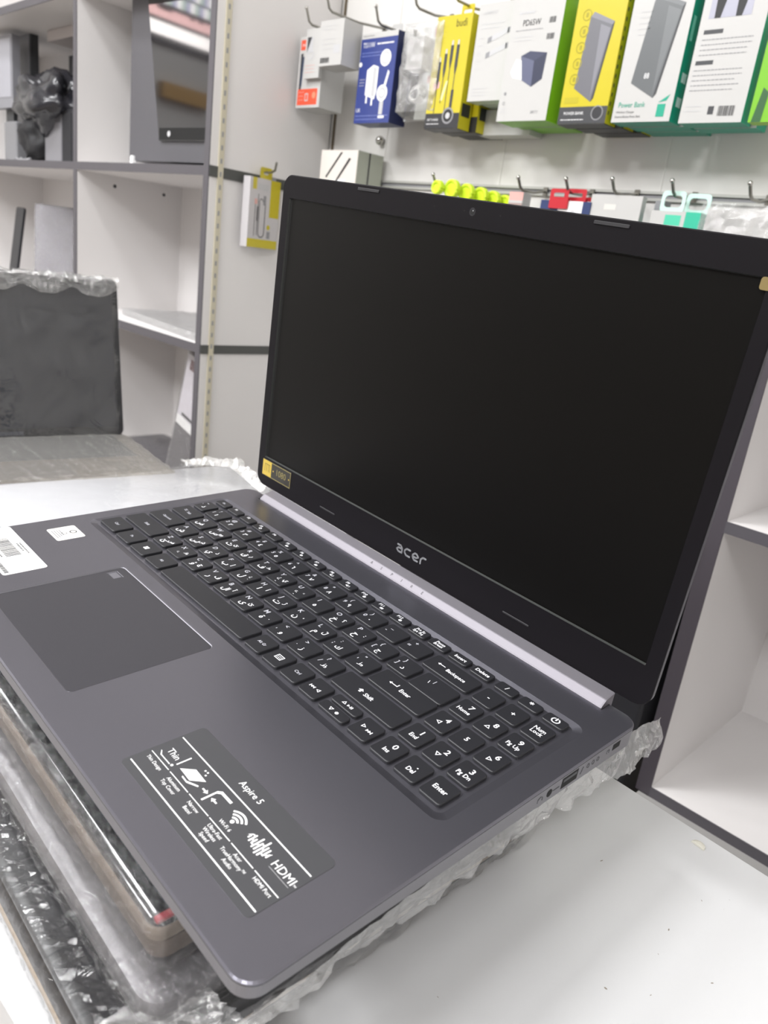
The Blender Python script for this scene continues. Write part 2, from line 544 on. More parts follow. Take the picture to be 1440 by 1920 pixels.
# ------------------------------------------------------------------ counter
def counter():
    t = empty('shop_counter', 'white laminate shop counter with small scuffs, the laptops stand on it', 'counter', Matrix.Translation((0.0, 0.0, -0.76)))
    P = lambda: MB(Matrix.Translation((0, 0, 760)))
    out = [(-1000, -162), (69, -160), (900, -128), (900, 150), (146, 187), (-150, 200), (-470, 236), (-1000, 240)]
    mb = P(); mb.prism(out, -28, 0, M_TABLE); mb.build('counter_top', t)
    mb = P()
    n = len(out)
    rng = random.Random(4)
    for _ in range(95):
        x = rng.uniform(175, 520); y = rng.uniform(-120, 160)
        r = rng.choice((.25, .35, .5, .8)) * rng.uniform(.6, 1.2); a = rng.uniform(0, 3.14); s = rng.uniform(1, 2.2)
        pts = [(x + r * s * math.cos(k * 1.05) * math.cos(a) - r * .6 * math.sin(k * 1.05) * math.sin(a), y + r * s * math.cos(k * 1.05) * math.sin(a) + r * .6 * math.sin(k * 1.05) * math.cos(a), 0.05) for k in range(6)]
        mb.poly(pts, mat('scuff', '7C7468', 0.7))
    mb.build('scuff_marks', t)
    mb = P()
    mb.box((-990, -140, -732), (880, -120, -28), M_BOARD); mb.box((-990, 120, -732), (880, 140, -28), M_BOARD)
    mb.box((-990, -120, -760), (-970, 120, -28), M_BOARD); mb.box((860, -120, -760), (880, 120, -28), M_BOARD)
    mb.build('counter_base', t)
counter()
mb = MB(); mb.loft([[(217 + 4.2 * math.cos(R(a)) * s, 172 + 4.2 * math.sin(R(a)) * s, z) for a in list(range(-20, 200, 20))] for s, z in ((1, .1), (.9, 1.1), (.55, 1.5))], mat('translucent chip', 'C6C3B8', 0.3))
tag(mb.build('plastic_chip'), 'tiny pale half-round plastic chip lying on the white counter near its rear edge', 'chip')

# ------------------------------------------------------------------ frames of the laptop and of the stack under it (millimetres)
ML = Matrix(((0.998291, 0.020195, 0.05484, -183.813), (-0.01886, 0.999516, -0.02475, -116.515), (-0.055313, 0.023674, 0.998188, 97.21), (0, 0, 0, 1)))
MLm = mmat(ML)

# ------------------------------------------------------------------ the open laptop
LW, LD = 363.4, 248.5
lap = empty('open_laptop', 'open charcoal laptop with blank black screen on top of the film-wrapped stack', 'laptop', MLm)

def build_base():
    mb = MB()
    out = rr(0, 0, LW, LD, 9, 8)
    out1 = rr(0.7, 0.7, LW - .7, LD - .7, 8.4, 8)
    rec0 = rr(11.0, 103.6, 350.8, 216.4, 7, 6)
    rec1 = rr(13.6, 108.6, 346.0, 212.6, 4, 6)
    pad0 = rr(85.2, 15.8, 191.6, 94.6, 3, 6)
    notch = [(22.5, 239.2), (345, 239.2), (345, LD - .75), (22.5, LD - .75)]
    mb.holed([out1, rec0, pad0, notch], 0, M_DECK)
    mb.strip([(x, y, 0) for x, y in rec0], [(x, y, -1.3) for x, y in rec1], M_DECK)
    mb.holed([rec1], -1.3, M_DECK)
    mb.strip([(x, y, 0) for x, y in pad0], [(x, y, -1.2) for x, y in pad0], M_CHAMFER)
    mb.holed([pad0], -1.2, M_DECK)
    mb.strip([(x, y, 0) for x, y in notch], [(x, y, -6) for x, y in notch], M_UNDER)
    mb.holed([notch], -6, M_UNDER)
    mb.strip([(x, y, 0) for x, y in out1], [(x, y, -.7) for x, y in out], M_DECK)
    mb.strip([(x, y, -.7) for x, y in out], [(x, y, -1.2) for x, y in out], M_DECK)
    # seam then side wall, deeper towards the back
    def zb(y): return -7.0 - 4.6 * min(1, max(0, (y - 10) / 100))
    seam = rr(.5, .5, LW - .5, LD - .5, 8.6, 8)
    mb.strip([(x, y, -1.2) for x, y in out], [(x, y, -1.3) for x, y in seam], M_UNDER)
    mb.strip([(x, y, -1.3) for x, y in seam], [(x, y, -1.6) for x, y in out], M_UNDER)
    # subdivide side in y so the lower edge can slope: extra points along the long sides
    mb.strip([(x, y, -1.6) for x, y in out], [(x, y, zb(y)) for x, y in out], M_DECKSIDE)
    und = rr(9, 9, LW - 9, LD - 9, 6, 8)
    mb.strip([(x, y, zb(y)) for x, y in out], [(x, y, -16.5) for x, y in und], M_UNDER)
    mb.holed([und], -16.5, M_UNDER)
    return mb.build('base_shell', lap)
build_base()

# touchpad with the small corner mark
mb = MB().bprism(85.7, 16.3, 191.1, 94.1, 2.6, -1.1, -0.35, .15, M_PAD)
o = mb.build('touchpad', lap)
MB().rect(88.5, 88.3, 97.5, 88.9, -.3, mat('pad mark', '6C6B72', .4)).rect(88.5, 82, 89, 88.9, -.3, MATS['pad mark']).rect(89.6, 82.6, 97, 87.6, -.31, mat('pad patch', '605F65', .4)).build('corner_mark', o)
mb = MB(); mb.strip([(x, y, 0.02) for x, y in rr(84.9, 15.5, 191.9, 94.9, 3.2, 6)], [(x, y, -.35) for x, y in rr(85.6, 16.2, 191.2, 94.2, 2.7, 6)], M_CHAMFER)
mb.build('touchpad_rim', lap)

# silver hinge bar: bright front face, flat top
hinge = MB()
prof = [(239.4, -3), (239.4, 0.4), (240.0, 1.2), (243.2, 3.9), (243.8, 4.2), (251.6, 5.9), (251.6, -3)]
loops = []
for x, s in ((23.2, .0), (24.5, 1), (26, 1), (342.5, 1), (343.6, 1), (344.4, .8)):
    loops.append([(x, y if s == 1 else 247 + (y - 247) * (0.86 if s == 0 else .97), z if s == 1 else z * (0.86 if s == 0 else .97)) for y, z in prof])
hinge.loft(loops, M_SILVER)
hb = hinge.build('hinge_bar', lap)
mb = MB()
ang = math.atan2(2.7, 3.2)
for ch, x in zip('ASPIRE', (156.7, 166.6, 177.0, 186.6, 196.2, 206.1)):
    T = Matrix.Translation((x, 241.6, 2.55)) @ Matrix.Rotation(ang, 4, 'X')
    mb.text(ch, 0, 0, 0.12, 3.0, M_ENGR, T)
mb.build('engraved_lettering', hb)

# keys -------------------------------------------------------------
KH = 7.7
def key(x0, x1, yc, h=KH, leg=None, y0=None, y1=None):
    ya, yb = (y0, y1) if y0 is not None else (yc - h, yc + h)
    mb = MB().bprism(x0, ya, x1, yb, 1.9, -1.28, 0.55, .35, M_KEY, side=M_KEYSIDE, n=4)
    k = mb.build('key', lap)
    if leg:
        g = MB(); g.bold = 0.014
        cx, cy, w, hh = (x0 + x1) / 2, (ya + yb) / 2, x1 - x0, yb - ya
        leg(g, cx, cy, w, hh)
        if g.v:
            g.build('key_legend', k)
    return k
Z = 0.60
def word(*lines, size=3.4, dx=0, dy=0, m=None, sx=.95):
    def f(g, cx, cy, w, h):
        n = len(lines)
        for i, s in enumerate(lines):
            g.text(s, cx + dx, cy + dy + (n - 1) * size * .42 - i * size * .84, Z, size, m or M_LEG, sx=sx)
    return f
def letter(a, ar, ar2=''):
    def f(g, cx, cy, w, h):
        g.text(a, cx - 3.6, cy + 3.7, Z, 4.8, M_LEGDIM)
        if ar: g.text(ar, cx - .6, cy - 2.2, Z, 5.8, M_LEG)
        if ar2: g.text(ar2, cx + 4.3, cy + .6, Z, 4.4, M_LEG)
    return f
def number(sh, d, ar):
    def f(g, cx, cy, w, h):
        g.text(sh, cx - 3.2, cy + 3.9, Z, 4.3, M_LEGDIM)
        g.text(d, cx - 5.2, cy - .8, Z, 4.4, M_LEGDIM)
        if ar: g.text(ar, cx + .4, cy - 2.4, Z, 5.0, M_LEG)
    return f
def fkey(s, icon):
    def f(g, cx, cy, w, h):
        g.text(s, cx - 1.8, cy + 1.4, Z, 3.1, M_LEG)
        if icon == 'dot': g.disc(cx + 1, cy - 1.4, 1.15, Z, M_LEG, n=10)
        elif icon == 'sq': g.rect(cx - .3, cy - 2.4, cx + 2.1, cy - .7, Z, M_LEG)
        elif icon == 'ring': g.disc(cx + 1, cy - 1.3, 1.2, Z, M_LEG, n=12, r0=.7)
        elif icon == 'spk':
            g.poly([(cx - .6, cy - 1.9, Z), (cx + .2, cy - 1.9, Z), (cx + 1.3, cy - 2.7, Z), (cx + 1.3, cy - .1, Z), (cx + .2, cy - .9, Z), (cx - .6, cy - .9, Z)], M_LEG)
            g.disc(cx + 1.6, cy - 1.4, 1.3, Z, M_LEG, n=8, r0=1.0, a0=-60, a1=60)
    return f
def tri(g, cx, cy, a, s=1.6, m=None):
    p = [(cx + s * math.cos(R(a + t)), cy + s * math.sin(R(a + t))) for t in (0, 120, 240)]
    q = [(cx + s * .55 * math.cos(R(a + t)), cy + s * .55 * math.sin(R(a + t))) for t in (0, 120, 240)]
    g.add([(x, y, Z) for x, y in p + q], [(0, 1, 4, 3), (1, 2, 5, 4), (2, 0, 3, 5)], m or M_LEG)
def arrow(a, kind, dx=2.6, dy=0.2):
    def f(g, cx, cy, w, h):
        tri(g, cx + (0 if kind else 0) - (dx if kind in ('play', 'stop', 'ff') else -dx), cy - (dy if kind in ('rew',) else -dy), a)
        x = cx + (dx if kind in ('play', 'stop', 'ff') else -dx)
        y = cy - dy
        if kind == 'stop': g.disc(x, y - .3, 1.1, Z, M_LEG, n=6)
        elif kind == 'play':
            g.poly([(x - 2, y + .9, Z), (x - 2, y - .9, Z), (x - .4, y, Z)], M_LEG); g.rect(x, y - .9, x + .6, y + .9, Z, M_LEG); g.rect(x + 1, y - .9, x + 1.6, y + .9, Z, M_LEG)
        elif kind == 'ff':
            g.poly([(x - 1.8, y + 1, Z), (x - 1.8, y - 1, Z), (x - .2, y, Z)], M_LEG); g.poly([(x - .2, y + 1, Z), (x - .2, y - 1, Z), (x + 1.4, y, Z)], M_LEG); g.rect(x + 1.4, y - 1, x + 1.9, y + 1, Z, M_LEG)
        elif kind == 'rew':
            g.poly([(x + 1.8, y + 1, Z), (x + .2, y, Z), (x + 1.8, y - 1, Z)], M_LEG); g.poly([(x + .2, y + 1, Z), (x - 1.4, y, Z), (x + .2, y - 1, Z)], M_LEG); g.rect(x - 1.9, y - 1, x - 1.4, y + 1, Z, M_LEG)
    return f
def np_(top, bot, a=None):
    def f(g, cx, cy, w, h):
        g.text(top, cx + (1.6 if a is not None else 1.2), cy + 2.4, Z, 5.2, M_LEG)
        if a is not None: tri(g, cx - .8, cy - 1.6, a, 1.9)
        if bot: g.text(bot, cx - .2, cy - 2.3, Z, 3.9, M_LEG, sx=.85)
    return f
def backarrow(g, x, y, l=5.0, hook=False):
    g.poly([(x, y, Z), (x + 1.6, y + 1.1, Z), (x + 1.6, y - 1.1, Z)], M_LEG)
    g.rect(x + 1.6, y - .3, x + l, y + .3, Z, M_LEG)
    if hook: g.rect(x + l - .6, y, x + l, y + 2.2, Z, M_LEG)

# top row
FK = [('Esc', None), ('F1', 'none'), ('F2', 'none'), ('F3', 'ring'), ('F4', 'none'), ('F5', 'sq'), ('F6', 'dot'), ('F7', 'sq'), ('F8', 'spk'), ('F9', 'spk'), ('F10', 'dot'), ('F11', 'sq'), ('F12', 'dot')]
def fx(i): return 22.1 + 16.57 * i
yF = 207.6
for i, (s, ic) in enumerate(FK):
    c = fx(i)
    key(max(c - 6.9, 14.6), c + 6.9, yF, 4.15, word('Esc', size=2.7, m=M_LEGDIM) if i == 0 else fkey(s, ic))
for i, ls in ((13, ('Prt Sc', 'Sys Rq')), (14, ('Pause', 'Break')), (15, ('Insert',)), (16, ('Delete',))):
    c = fx(i)
    key(c - 6.9, c + 6.9, yF, 4.15, word(*ls, size=3.1 if len(ls) == 2 else 3.8))
NP = [304.6 + 16.11 * i for i in range(3)]
nb = lambda s, size=4.5: word(s, size=size)
key(NP[0] - 6.6, NP[0] + 6.6, yF, 4.15, nb('/'))
key(NP[1] - 6.6, NP[1] + 6.6, yF, 4.15, nb('*', 6))
def power(g, cx, cy, w, h):
    g.disc(cx, cy, 2.5, Z, M_LEG, n=18, r0=1.8, a0=115, a1=425); g.rect(cx - .4, cy - .2, cx + .4, cy + 2.6, Z, M_LEG)
key(NP[2] - 6.6, NP[2] + 6.6, yF, 4.15, power)
# number row
y = 192.1
key(14.5, 27.7, y, leg=number('~', '`', 'ذ'))
for i, (sh, d, ar) in enumerate(zip('!@#$%^&*()_+', '1234567890-=', '١٢٣٤٥٦٧٨٩٠  ')):
    c = 19.52 + 19.2 * (i + 1)
    key(c - 8.1, c + 8.1, y, leg=number(sh, d, ar.strip()))
def bsp(g, cx, cy, w, h):
    backarrow(g, cx - 11, cy + .6, 5.5); g.text('Backspace', cx + 3.2, cy - .6, Z, 3.9, M_LEG, sx=.85)
key(261.2, 294.6, y, leg=bsp)
for i, s in enumerate('-+'):
    key(NP[i] - 6.6, NP[i] + 6.6, y, leg=nb(s, 5))
key(NP[2] - 6.6, NP[2] + 6.6, y, leg=word('Num', 'Lock', size=4.2, sx=.85))
# Q row
y = 173.8
def tabk(g, cx, cy, w, h):
    g.text('Tab', cx + 2, cy - .5, Z, 3.1, M_LEGDIM); g.text('⇆', cx - 4, cy + .5, Z, 3.2, M_LEGDIM)
key(14.5, 37.2, y, leg=tabk)
AR2 = {'W': 'وو', 'E': 'ێ', 'R': 'ڕ', 'T': 'ط', 'Y': 'ي', 'U': 'ء', 'O': '؟', 'P': ':', 'S': 'ش', 'D': 'ذ', 'F': 'إ', 'G': 'غ', 'H': 'أ', 'J': 'ژ', 'K': '،', 'L': 'ڵ', 'Z': 'ض', 'X': 'ظ', 'C': 'چ', 'V': 'ڤ', 'B': 'آ', 'N': 'ئ', 'M': '.'}
for i, (a, ar) in enumerate(zip('QWERTYUIOP', 'ضصثقفغعهخح')):
    c = 19.52 + 19.2 * (i + 1.5) - .26
    key(c - 8.1, c + 8.1, y, leg=letter(a, ar, AR2.get(a, '')))
for i, (sh, d, ar) in enumerate((('{', '[', 'ج'), ('}', ']', 'د'))):
    c = 19.52 + 19.2 * (i + 11.5) - .26
    key(c - 8.1, c + 8.1, y, leg=number(sh, d, ar))
def bsl(g, cx, cy, w, h):
    g.text('|', cx - 3.0, cy + 4, Z, 3.6, M_LEGDIM); g.text('\\', cx - 5.5, cy + 1.5, Z, 3.6, M_LEG)
key(270.4, 294.6, None, leg=bsl, y0=164.0, y1=181.5)
for i, (a, b, t_) in enumerate((('7', 'Home', None), ('8', '', 90), ('9', 'Pg Up', None))):
    key(NP[i] - 6.6, NP[i] + 6.6, y, leg=np_(a, b, t_))
# A row
y = 155.4
key(14.5, 42, y, leg=word('Caps Lock', size=2.9, m=M_LEGDIM, sx=.85))
for i, (a, ar) in enumerate(zip('ASDFGHJKL', 'شسيبلاتنم')):
    c = 19.52 + 19.2 * (i + 1.75) - .15
    key(c - 8.1, c + 8.1, y, leg=letter(a, ar, AR2.get(a, '')))
for i, (sh, d, ar) in enumerate(((':', ';', 'ك'), ('"', "'", 'ط'))):
    c = 19.52 + 19.2 * (i + 10.75) - .15
    key(c - 8.1, c + 8.1, y, leg=number(sh, d, ar))
def ent(g, cx, cy, w, h):
    backarrow(g, cx - 10, cy + .2, 6, hook=True); g.text('Enter', cx + 2.4, cy - .6, Z, 4.0, M_LEG, sx=.85)
key(256.2, 294.6, None, leg=ent, y0=147.7, y1=163.7)
for i, (a, b, t_) in enumerate((('4', '', 180), ('5', '', None), ('6', '', 0))):
    key(NP[i] - 6.6, NP[i] + 6.6, y, leg=nb('5', 4.6) if a == '5' else np_(a, b, t_))
# Z row
y = 137.1
def shf(g, cx, cy, w, h):
    g.poly([(cx - 7.5, cy + 1.8, Z), (cx - 9.3, cy + .2, Z), (cx - 5.7, cy + .2, Z)], M_LEG); g.rect(cx - 8.2, cy - 1.4, cx - 6.8, cy + .2, Z, M_LEG)
    g.text('Shift', cx - 1.0, cy - .6, Z, 4.0, M_LEG, sx=.9)
key(14.5, 52, y, leg=word('Shift', size=3.1, m=M_LEGDIM))
for i, (a, ar) in enumerate(zip('ZXCVBNM', ('ئ', 'ء', 'ؤ', 'ر', 'لا', 'ى', 'ة'))):
    c = 19.52 + 19.2 * (i + 2.25) + .42
    key(c - 8.1, c + 8.1, y, leg=letter(a, ar, AR2.get(a, '')))
for i, (sh, d, ar) in enumerate((('<', ',', 'و'), ('>', '.', 'ز'), ('?', '/', 'ظ'))):
    c = 19.52 + 19.2 * (i + 9.25) + .42
    key(c - 8.1, c + 8.1, y, leg=number(sh, d, ar))
key(247.3, 294.6, y, leg=shf)
for i, (a, b, t_) in enumerate((('1', 'End', None), ('2', '', 270), ('3', 'Pg Dn', None))):
    key(NP[i] - 6.6, NP[i] + 6.6, y, leg=np_(a, b, t_))
# bottom row
y = 118.8
key(14.5, 35.6, y, leg=word('Ctrl', size=3.0, m=M_LEGDIM))
key(38.6, 56.3, y, leg=word('Fn', size=3.0, m=M_LEGDIM))
def win(g, cx, cy, w, h):
    for a, b in ((-1.7, .15), (.15, .15), (-1.7, -1.7), (.15, -1.7)):
        g.rect(cx + a, cy + b, cx + a + 1.55, cy + b + 1.55, Z, M_LEG)
key(59.2, 76.8, y, leg=win)
key(79.8, 97.4, y, leg=word('Alt', size=3.0, m=M_LEGDIM))
key(100.4, 191.6, y)
key(194.6, 208.2, y, leg=word('Alt Gr', size=3.0, sx=.85, m=M_LEGDIM))
def menu(g, cx, cy, w, h):
    for a, b, c_, d_ in ((-2.6, -2, 2.6, -1.5), (-2.6, 1.5, 2.6, 2), (-2.6, -1.5, -2.1, 1.5), (2.1, -1.5, 2.6, 1.5)):
        g.rect(cx + a, cy + b, cx + c_, cy + d_, Z, M_LEG)
    for a in (-1.3, 0, 1.3):
        for b in (-.7, .5):
            g.rect(cx + a - .35, cy + b - .3, cx + a + .35, cy + b + .3, Z, M_LEG)
key(211.0, 224.4, y, leg=menu)
key(227.2, 240.5, y, leg=word('Ctrl', size=3.0, m=M_LEGDIM))
key(243.3, 256.6, y, leg=arrow(180, 'rew', 2.4, .8))
key(259.6, 278.6, None, leg=arrow(270, 'stop', 2.2, 0), y0=111.1, y1=117.9)
key(259.6, 278.6, None, leg=arrow(90, 'play', 2.2, 0), y0=119.7, y1=126.5)
key(281.6, 294.6, y, leg=arrow(0, 'ff', 2.4, .5))
for i, (a, b) in enumerate((('0', 'Ins'), ('.', 'Del'))):
    key(NP[i] - 6.6, NP[i] + 6.6, y, leg=np_(a, b))
key(NP[2] - 6.6, NP[2] + 6.6, y, leg=word('Enter', size=4.2, sx=.85))

# feature sticker (things stuck on are children: they move with the laptop)
mb = MB().bprism(246.2, 15.2, 341.8, 56.2, 2.6, 0.0, 0.16, .05, M_STK)
st = mb.build('feature_sticker', lap)
g = MB(); z = .2
g.rect(247.4, 44.0, 340.4, 44.6, z, M_WHITE); g.rect(247.9, 19.1, 341.0, 19.7, z, M_WHITE)
for a, b in ((248, 262.4), (263.7, 278.3), (279.3, 293.9), (294.8, 309.4), (310.5, 325.1), (326.2, 340.9)):
    g.rect(a, 28.9, b, 29.3, z, M_WHITE)
g.text('Aspire 5', 292.6, 50.2, z, 4.6, M_WHITE, sx=.95)
g.text('Thin', 255.2, 35.6, z, 4.6, M_WHITE, sx=.95)
g.rect(261.0, 33.4, 261.7, 40.6, z, M_WHITE)
g.poly([(249.6, 32.7, z), (250.3, 32.7, z), (252.4, 31.4, z), (259.5, 31.4, z), (259.5, 30.9, z), (252.0, 30.9, z)], M_WHITE); g.disc(260.6, 31.6, .7, z, M_WHITE, n=10)
g.poly([(264.2, 33.4, z), (268.6, 38.6, z), (277.2, 38.2, z), (272.6, 33.0, z)], M_WHITE)
g.poly([(268.6, 32.2, z), (272.2, 32.0, z), (277.4, 34.6, z), (277.9, 33.9, z), (273.0, 31.3, z), (269, 31.5, z)], M_WHITE)
for a, b in ((271, 41), (272.6, 41.2), (273.4, 39.6)):
    g.rect(a, b, a + .8, b + .8, z, M_WHITE)
g.poly([(284.3, 31.4, z), (285.2, 31.4, z), (285.2, 38.2, z), (286.6, 39.6, z), (293.2, 39.6, z), (293.2, 40.9, z), (285.8, 40.9, z), (284.3, 39.3, z)], M_WHITE)
g.poly([(279.6, 35.6, z), (281.6, 35.6, z), (281.6, 36.4, z), (283.4, 35.2, z), (281.6, 34, z), (281.6, 34.8, z), (279.6, 34.8, z)], M_WHITE)
g.poly([(290.0, 35.6, z), (288, 35.6, z), (288, 36.4, z), (286.2, 35.2, z), (288, 34, z), (288, 34.8, z), (290, 34.8, z)], M_WHITE)
g.disc(301.6, 35.2, .95, z, M_WHITE, n=12)
for r in (2.5, 4.2, 5.9):
    g.disc(301.6, 34.7, r + .45, z, M_WHITE, n=14, r0=r - .45, a0=42, a1=138)
g.text('Wi-Fi 6', 301.7, 31.8, z, 2.4, M_WHITE, sx=1.0)
for i, h in enumerate((1.0, 2.2, 1.6, 3.2, 2.4, 4.2, 3.0, 2.2, 1.2)):
    x = 311.6 + i * 1.5
    g.prism(rr(x - .38, 36.9 - h * (.9 if i % 2 else 1.15), x + .38, 36.9 + h * (1.15 if i % 2 else .9), .37, 3), z - .03, z, M_WHITE)
wv = [(310.6 + i * .8, 36.9 + 1.7 * math.sin(i * .8)) for i in range(18)]
for (x0, y0), (x1, y1) in zip(wv, wv[1:]):
    g.poly([(x0, y0 - .3, z + .02), (x1, y1 - .3, z + .02), (x1, y1 + .3, z + .02), (x0, y0 + .3, z + .02)], M_WHITE)
g.text('HDMI', 333.2, 37.0, z, 5.2, M_WHITE, sx=.98)
g.text('™', 340.3, 36.3, z, 2.0, M_WHITE)
g.rect(327.5, 34.3, 339.5, 34.45, z, M_LGREY)
for s, x, yy in (('Thin Design', 255.2, 26.3), ('Aluminum', 271.0, 26.7), ('Top Cover', 271.0, 24.0), ('Narrow', 286.4, 26.7), ('Bezel', 286.4, 24.0), ('Ultra-Fast', 302.1, 27.0), ('Wireless', 302.1, 24.6), ('Speed', 302.1, 22.2), ('Acer', 317.7, 27.2), ('TrueHarmony™', 317.7, 24.9), ('Audio', 317.7, 22.5), ('HDMI Port', 333.7, 27.0)):
    g.text(s, x, yy, z, 2.5, M_WHITE, sx=.92)
g.build('sticker_print', st)
# white specification label and the small label beside it
MB().bprism(-1 + 2, 29.5, 66.6, 55.5, 2, 0, .14, .04, M_LABEL).build('spec_label', lap)
sl = bpy.data.objects['spec_label']
g = MB(); z = .18
g.text('acer', 12, 51.5, z, 3.4, M_GREY)
rng = random.Random(2)
x = 18
while x < 44:
    w = rng.choice((.35, .6, .9)); g.rect(x, 39, x + w, 48, z, M_GREYDK); x += w + rng.choice((.4, .6))
for yy, a, b in ((52.0, 28, 44), (50.2, 28, 40), (36.4, 20, 42), (34.6, 20, 36)):
    x = a
    while x < b:
        w = rng.uniform(.6, 1.6); g.rect(x, yy, x + w, yy + .9, z, M_GREYDK); x += w + .5
x = 50
while x < 63:
    w = rng.uniform(.7, 1.3); g.rect(x, 31.2, x + w, 33.6, z, M_GREYDK); x += w + .45
x = 60.5
for yy in (38, 40, 42, 44, 46, 48):
    g.rect(x, yy, x + .9, yy + 1.3, z, M_LGREY)
g.build('label_print', sl)
MB().bprism(15.2, 73.8, 34.8, 92.6, 1.6, 0, .14, .04, mat('label paper warm', 'D3D1CC', .4)).build('small_label', lap)
g = MB(); g.disc(25, 88, 2.4, z, M_GREYDK, n=14, r0=1.7); g.disc(25, 82, 2.0, z, M_GREY, n=10, r0=1.3)
for k in range(4):
    g.rect(18.5, 75.6 + k * 1.6, 31 - k, 76.3 + k * 1.6, z, M_GREY)
g.build('label_print', bpy.data.objects['small_label'])

# ports on the right side
XS = LW
def side_plate(name, y0, y1, z0, z1, m, parent=lap, out=.12):
    return MB().box((XS - .5, y0, z0), (XS + out, y1, z1), m).build(name, parent)
u = side_plate('usb_port', 176.6, 190.2, -8.6, -2.6, M_DEEPBLACK)
MB().box((XS - .5, 177.8, -5.2), (XS + .2, 189, -3.6), M_GREYDK).build('tongue', u)
mb = MB(); mb.tube([(XS - .5, 166.6, -5.7), (XS + .15, 166.6, -5.7)], 2.1, M_DEEPBLACK, n=16); mb.build('audio_jack', lap)
side_plate('lock_slot', 222.5, 229.6, -6.8, -3.2, M_DEEPBLACK)
mb = MB()
TS = Matrix(((0, 0, 1, XS + .08), (1, 0, 0, 0), (0, 1, 0, 0), (0, 0, 0, 1)))
for y_, s_ in ((159.5, 'Ω'), (171.5, '⇐'), (196, '/'), (202, 'o'), (207, 'D'), (211, 'r'), (217.5, 'K')):
    pass
mb.tube([(XS + .05, 157.5, -7.0), (XS + .05, 157.5, -5.2), (XS + .05, 159.3, -4.2), (XS + .05, 161.1, -5.2), (XS + .05, 161.1, -7.0)], .22, M_GREYDK, n=5)
mb.tube([(XS + .05, 169.5, -5.8), (XS + .05, 174.6, -5.8)], .2, M_GREYDK, n=5)
mb.tube([(XS + .05, 193, -7.6), (XS + .05, 194.2, -5.8), (XS + .05, 193.6, -5.8), (XS + .05, 194.8, -3.8)], .22, M_GREYDK, n=5)
for y_ in (199.5, 204, 208.5):
    mb.tube([(XS + .05, y_ + 1.1 * math.cos(R(a)), -5.4 + 1.3 * math.sin(R(a))) for a in range(0, 360, 45)], .18, M_GREYDK, n=4, closed=True)
mb.tube([(XS + .05, 217, -6.4), (XS + .05, 217, -4.4), (XS + .05, 219, -4.4), (XS + .05, 219, -6.4)], .2, M_GREYDK, n=4)
mb.build('port_icons', lap)

# lid ----------------------------------------------------------------
# lid plane: local X -> X, local Y -> up, local Z -> towards the user
LB, LT = 5.6, 242.7
ML_lid = Matrix(((1, 0, 0, 0), (0, 0, -1, 252.0), (0, 1, 0, 0), (0, 0, 0, 1)))
mb = MB(ML_lid)
mb.loft([[(x, y, -1.9) for x, y in rr(0.2, LB + .2, LW - .2, LT - .2, 9, 8)], [(x, y, -4.6) for x, y in rr(0.2, LB + .2, LW - .2, LT - .2, 9, 8)], [(x, y, -5.8) for x, y in rr(2, LB + 2, LW - 2, LT - 2, 7.4, 8)]], mat('lid shell grey', '55545A', .4, .4))
mb.build('lid_shell', lap, smooth=False)
SX_0, SX_1, SY_0, SY_1 = 8.4, 355.3, 29.8, 227.3
mb = MB(ML_lid)
o1 = rr(0.6, LB + .6, LW - .6, LT - .6, 8.6, 8); o0 = rr(0, LB, LW, LT, 9.2, 8)
h0 = rr(SX_0, SY_0, SX_1, SY_1, .4, 3); h1 = rr(SX_0 + .5, SY_0 + .5, SX_1 - .5, SY_1 - .5, .4, 3)
mb.holed([o1, h0], 0, M_BEZEL)
mb.strip([(x, y, 0) for x, y in o1], [(x, y, -.6) for x, y in o0], M_BEZEL)
mb.strip([(x, y, -.6) for x, y in o0], [(x, y, -1.0) for x, y in o0], M_BEZEL)
mb.strip([(x, y, -1.0) for x, y in o0], [(x, y, -1.9) for x, y in rr(.3, LB + .3, LW - .3, LT - .3, 9, 8)], M_GASKET)
mb.strip([(x, y, 0) for x, y in h0], [(x, y, -1.5) for x, y in h1], M_RIM)
bez = mb.build('screen_bezel', lap)
MB(ML_lid).rect(SX_0 - 1, SY_0 - 1, SX_1 + 1, SY_1 + 1, -1.5, M_SCREEN).build('display_panel', lap)
MB(ML_lid).rect(SX_0 + .5, SY_0 + .4, SX_0 + 2.2, SY_1, -1.45, M_GASKET).build('panel_edge', lap)
# bumpers
for a, b, c_, d_ in ((81.8, 102.4, 238.8, 240.6), (262.8, 283.2, 238.8, 240.6), (83.6, 101.4, 14.3, 15.5), (262.5, 282.5, 14.3, 15.5)):
    MB(ML_lid).bprism(a, c_, b, d_, .5, 0, .5, .2, mat('bumper rubber', '222124', .6), n=3).build('rubber_bumper', lap)
mb = MB(ML_lid)
mb.disc(182.3, 236.0, 2.3, .04, mat('lens surround', '232226', .3), n=18); mb.disc(182.3, 236.0, 1.5, .07, M_DEEPBLACK, n=16); mb.disc(182.7, 236.6, .4, .09, M_GREY, n=8)
mb.build('webcam', lap)
mb = MB(ML_lid)
for x in (176, 152, 203):
    mb.disc(x, 236.0, .55, .05, M_DEEPBLACK, n=8)
mb.build('microphone_holes', lap)
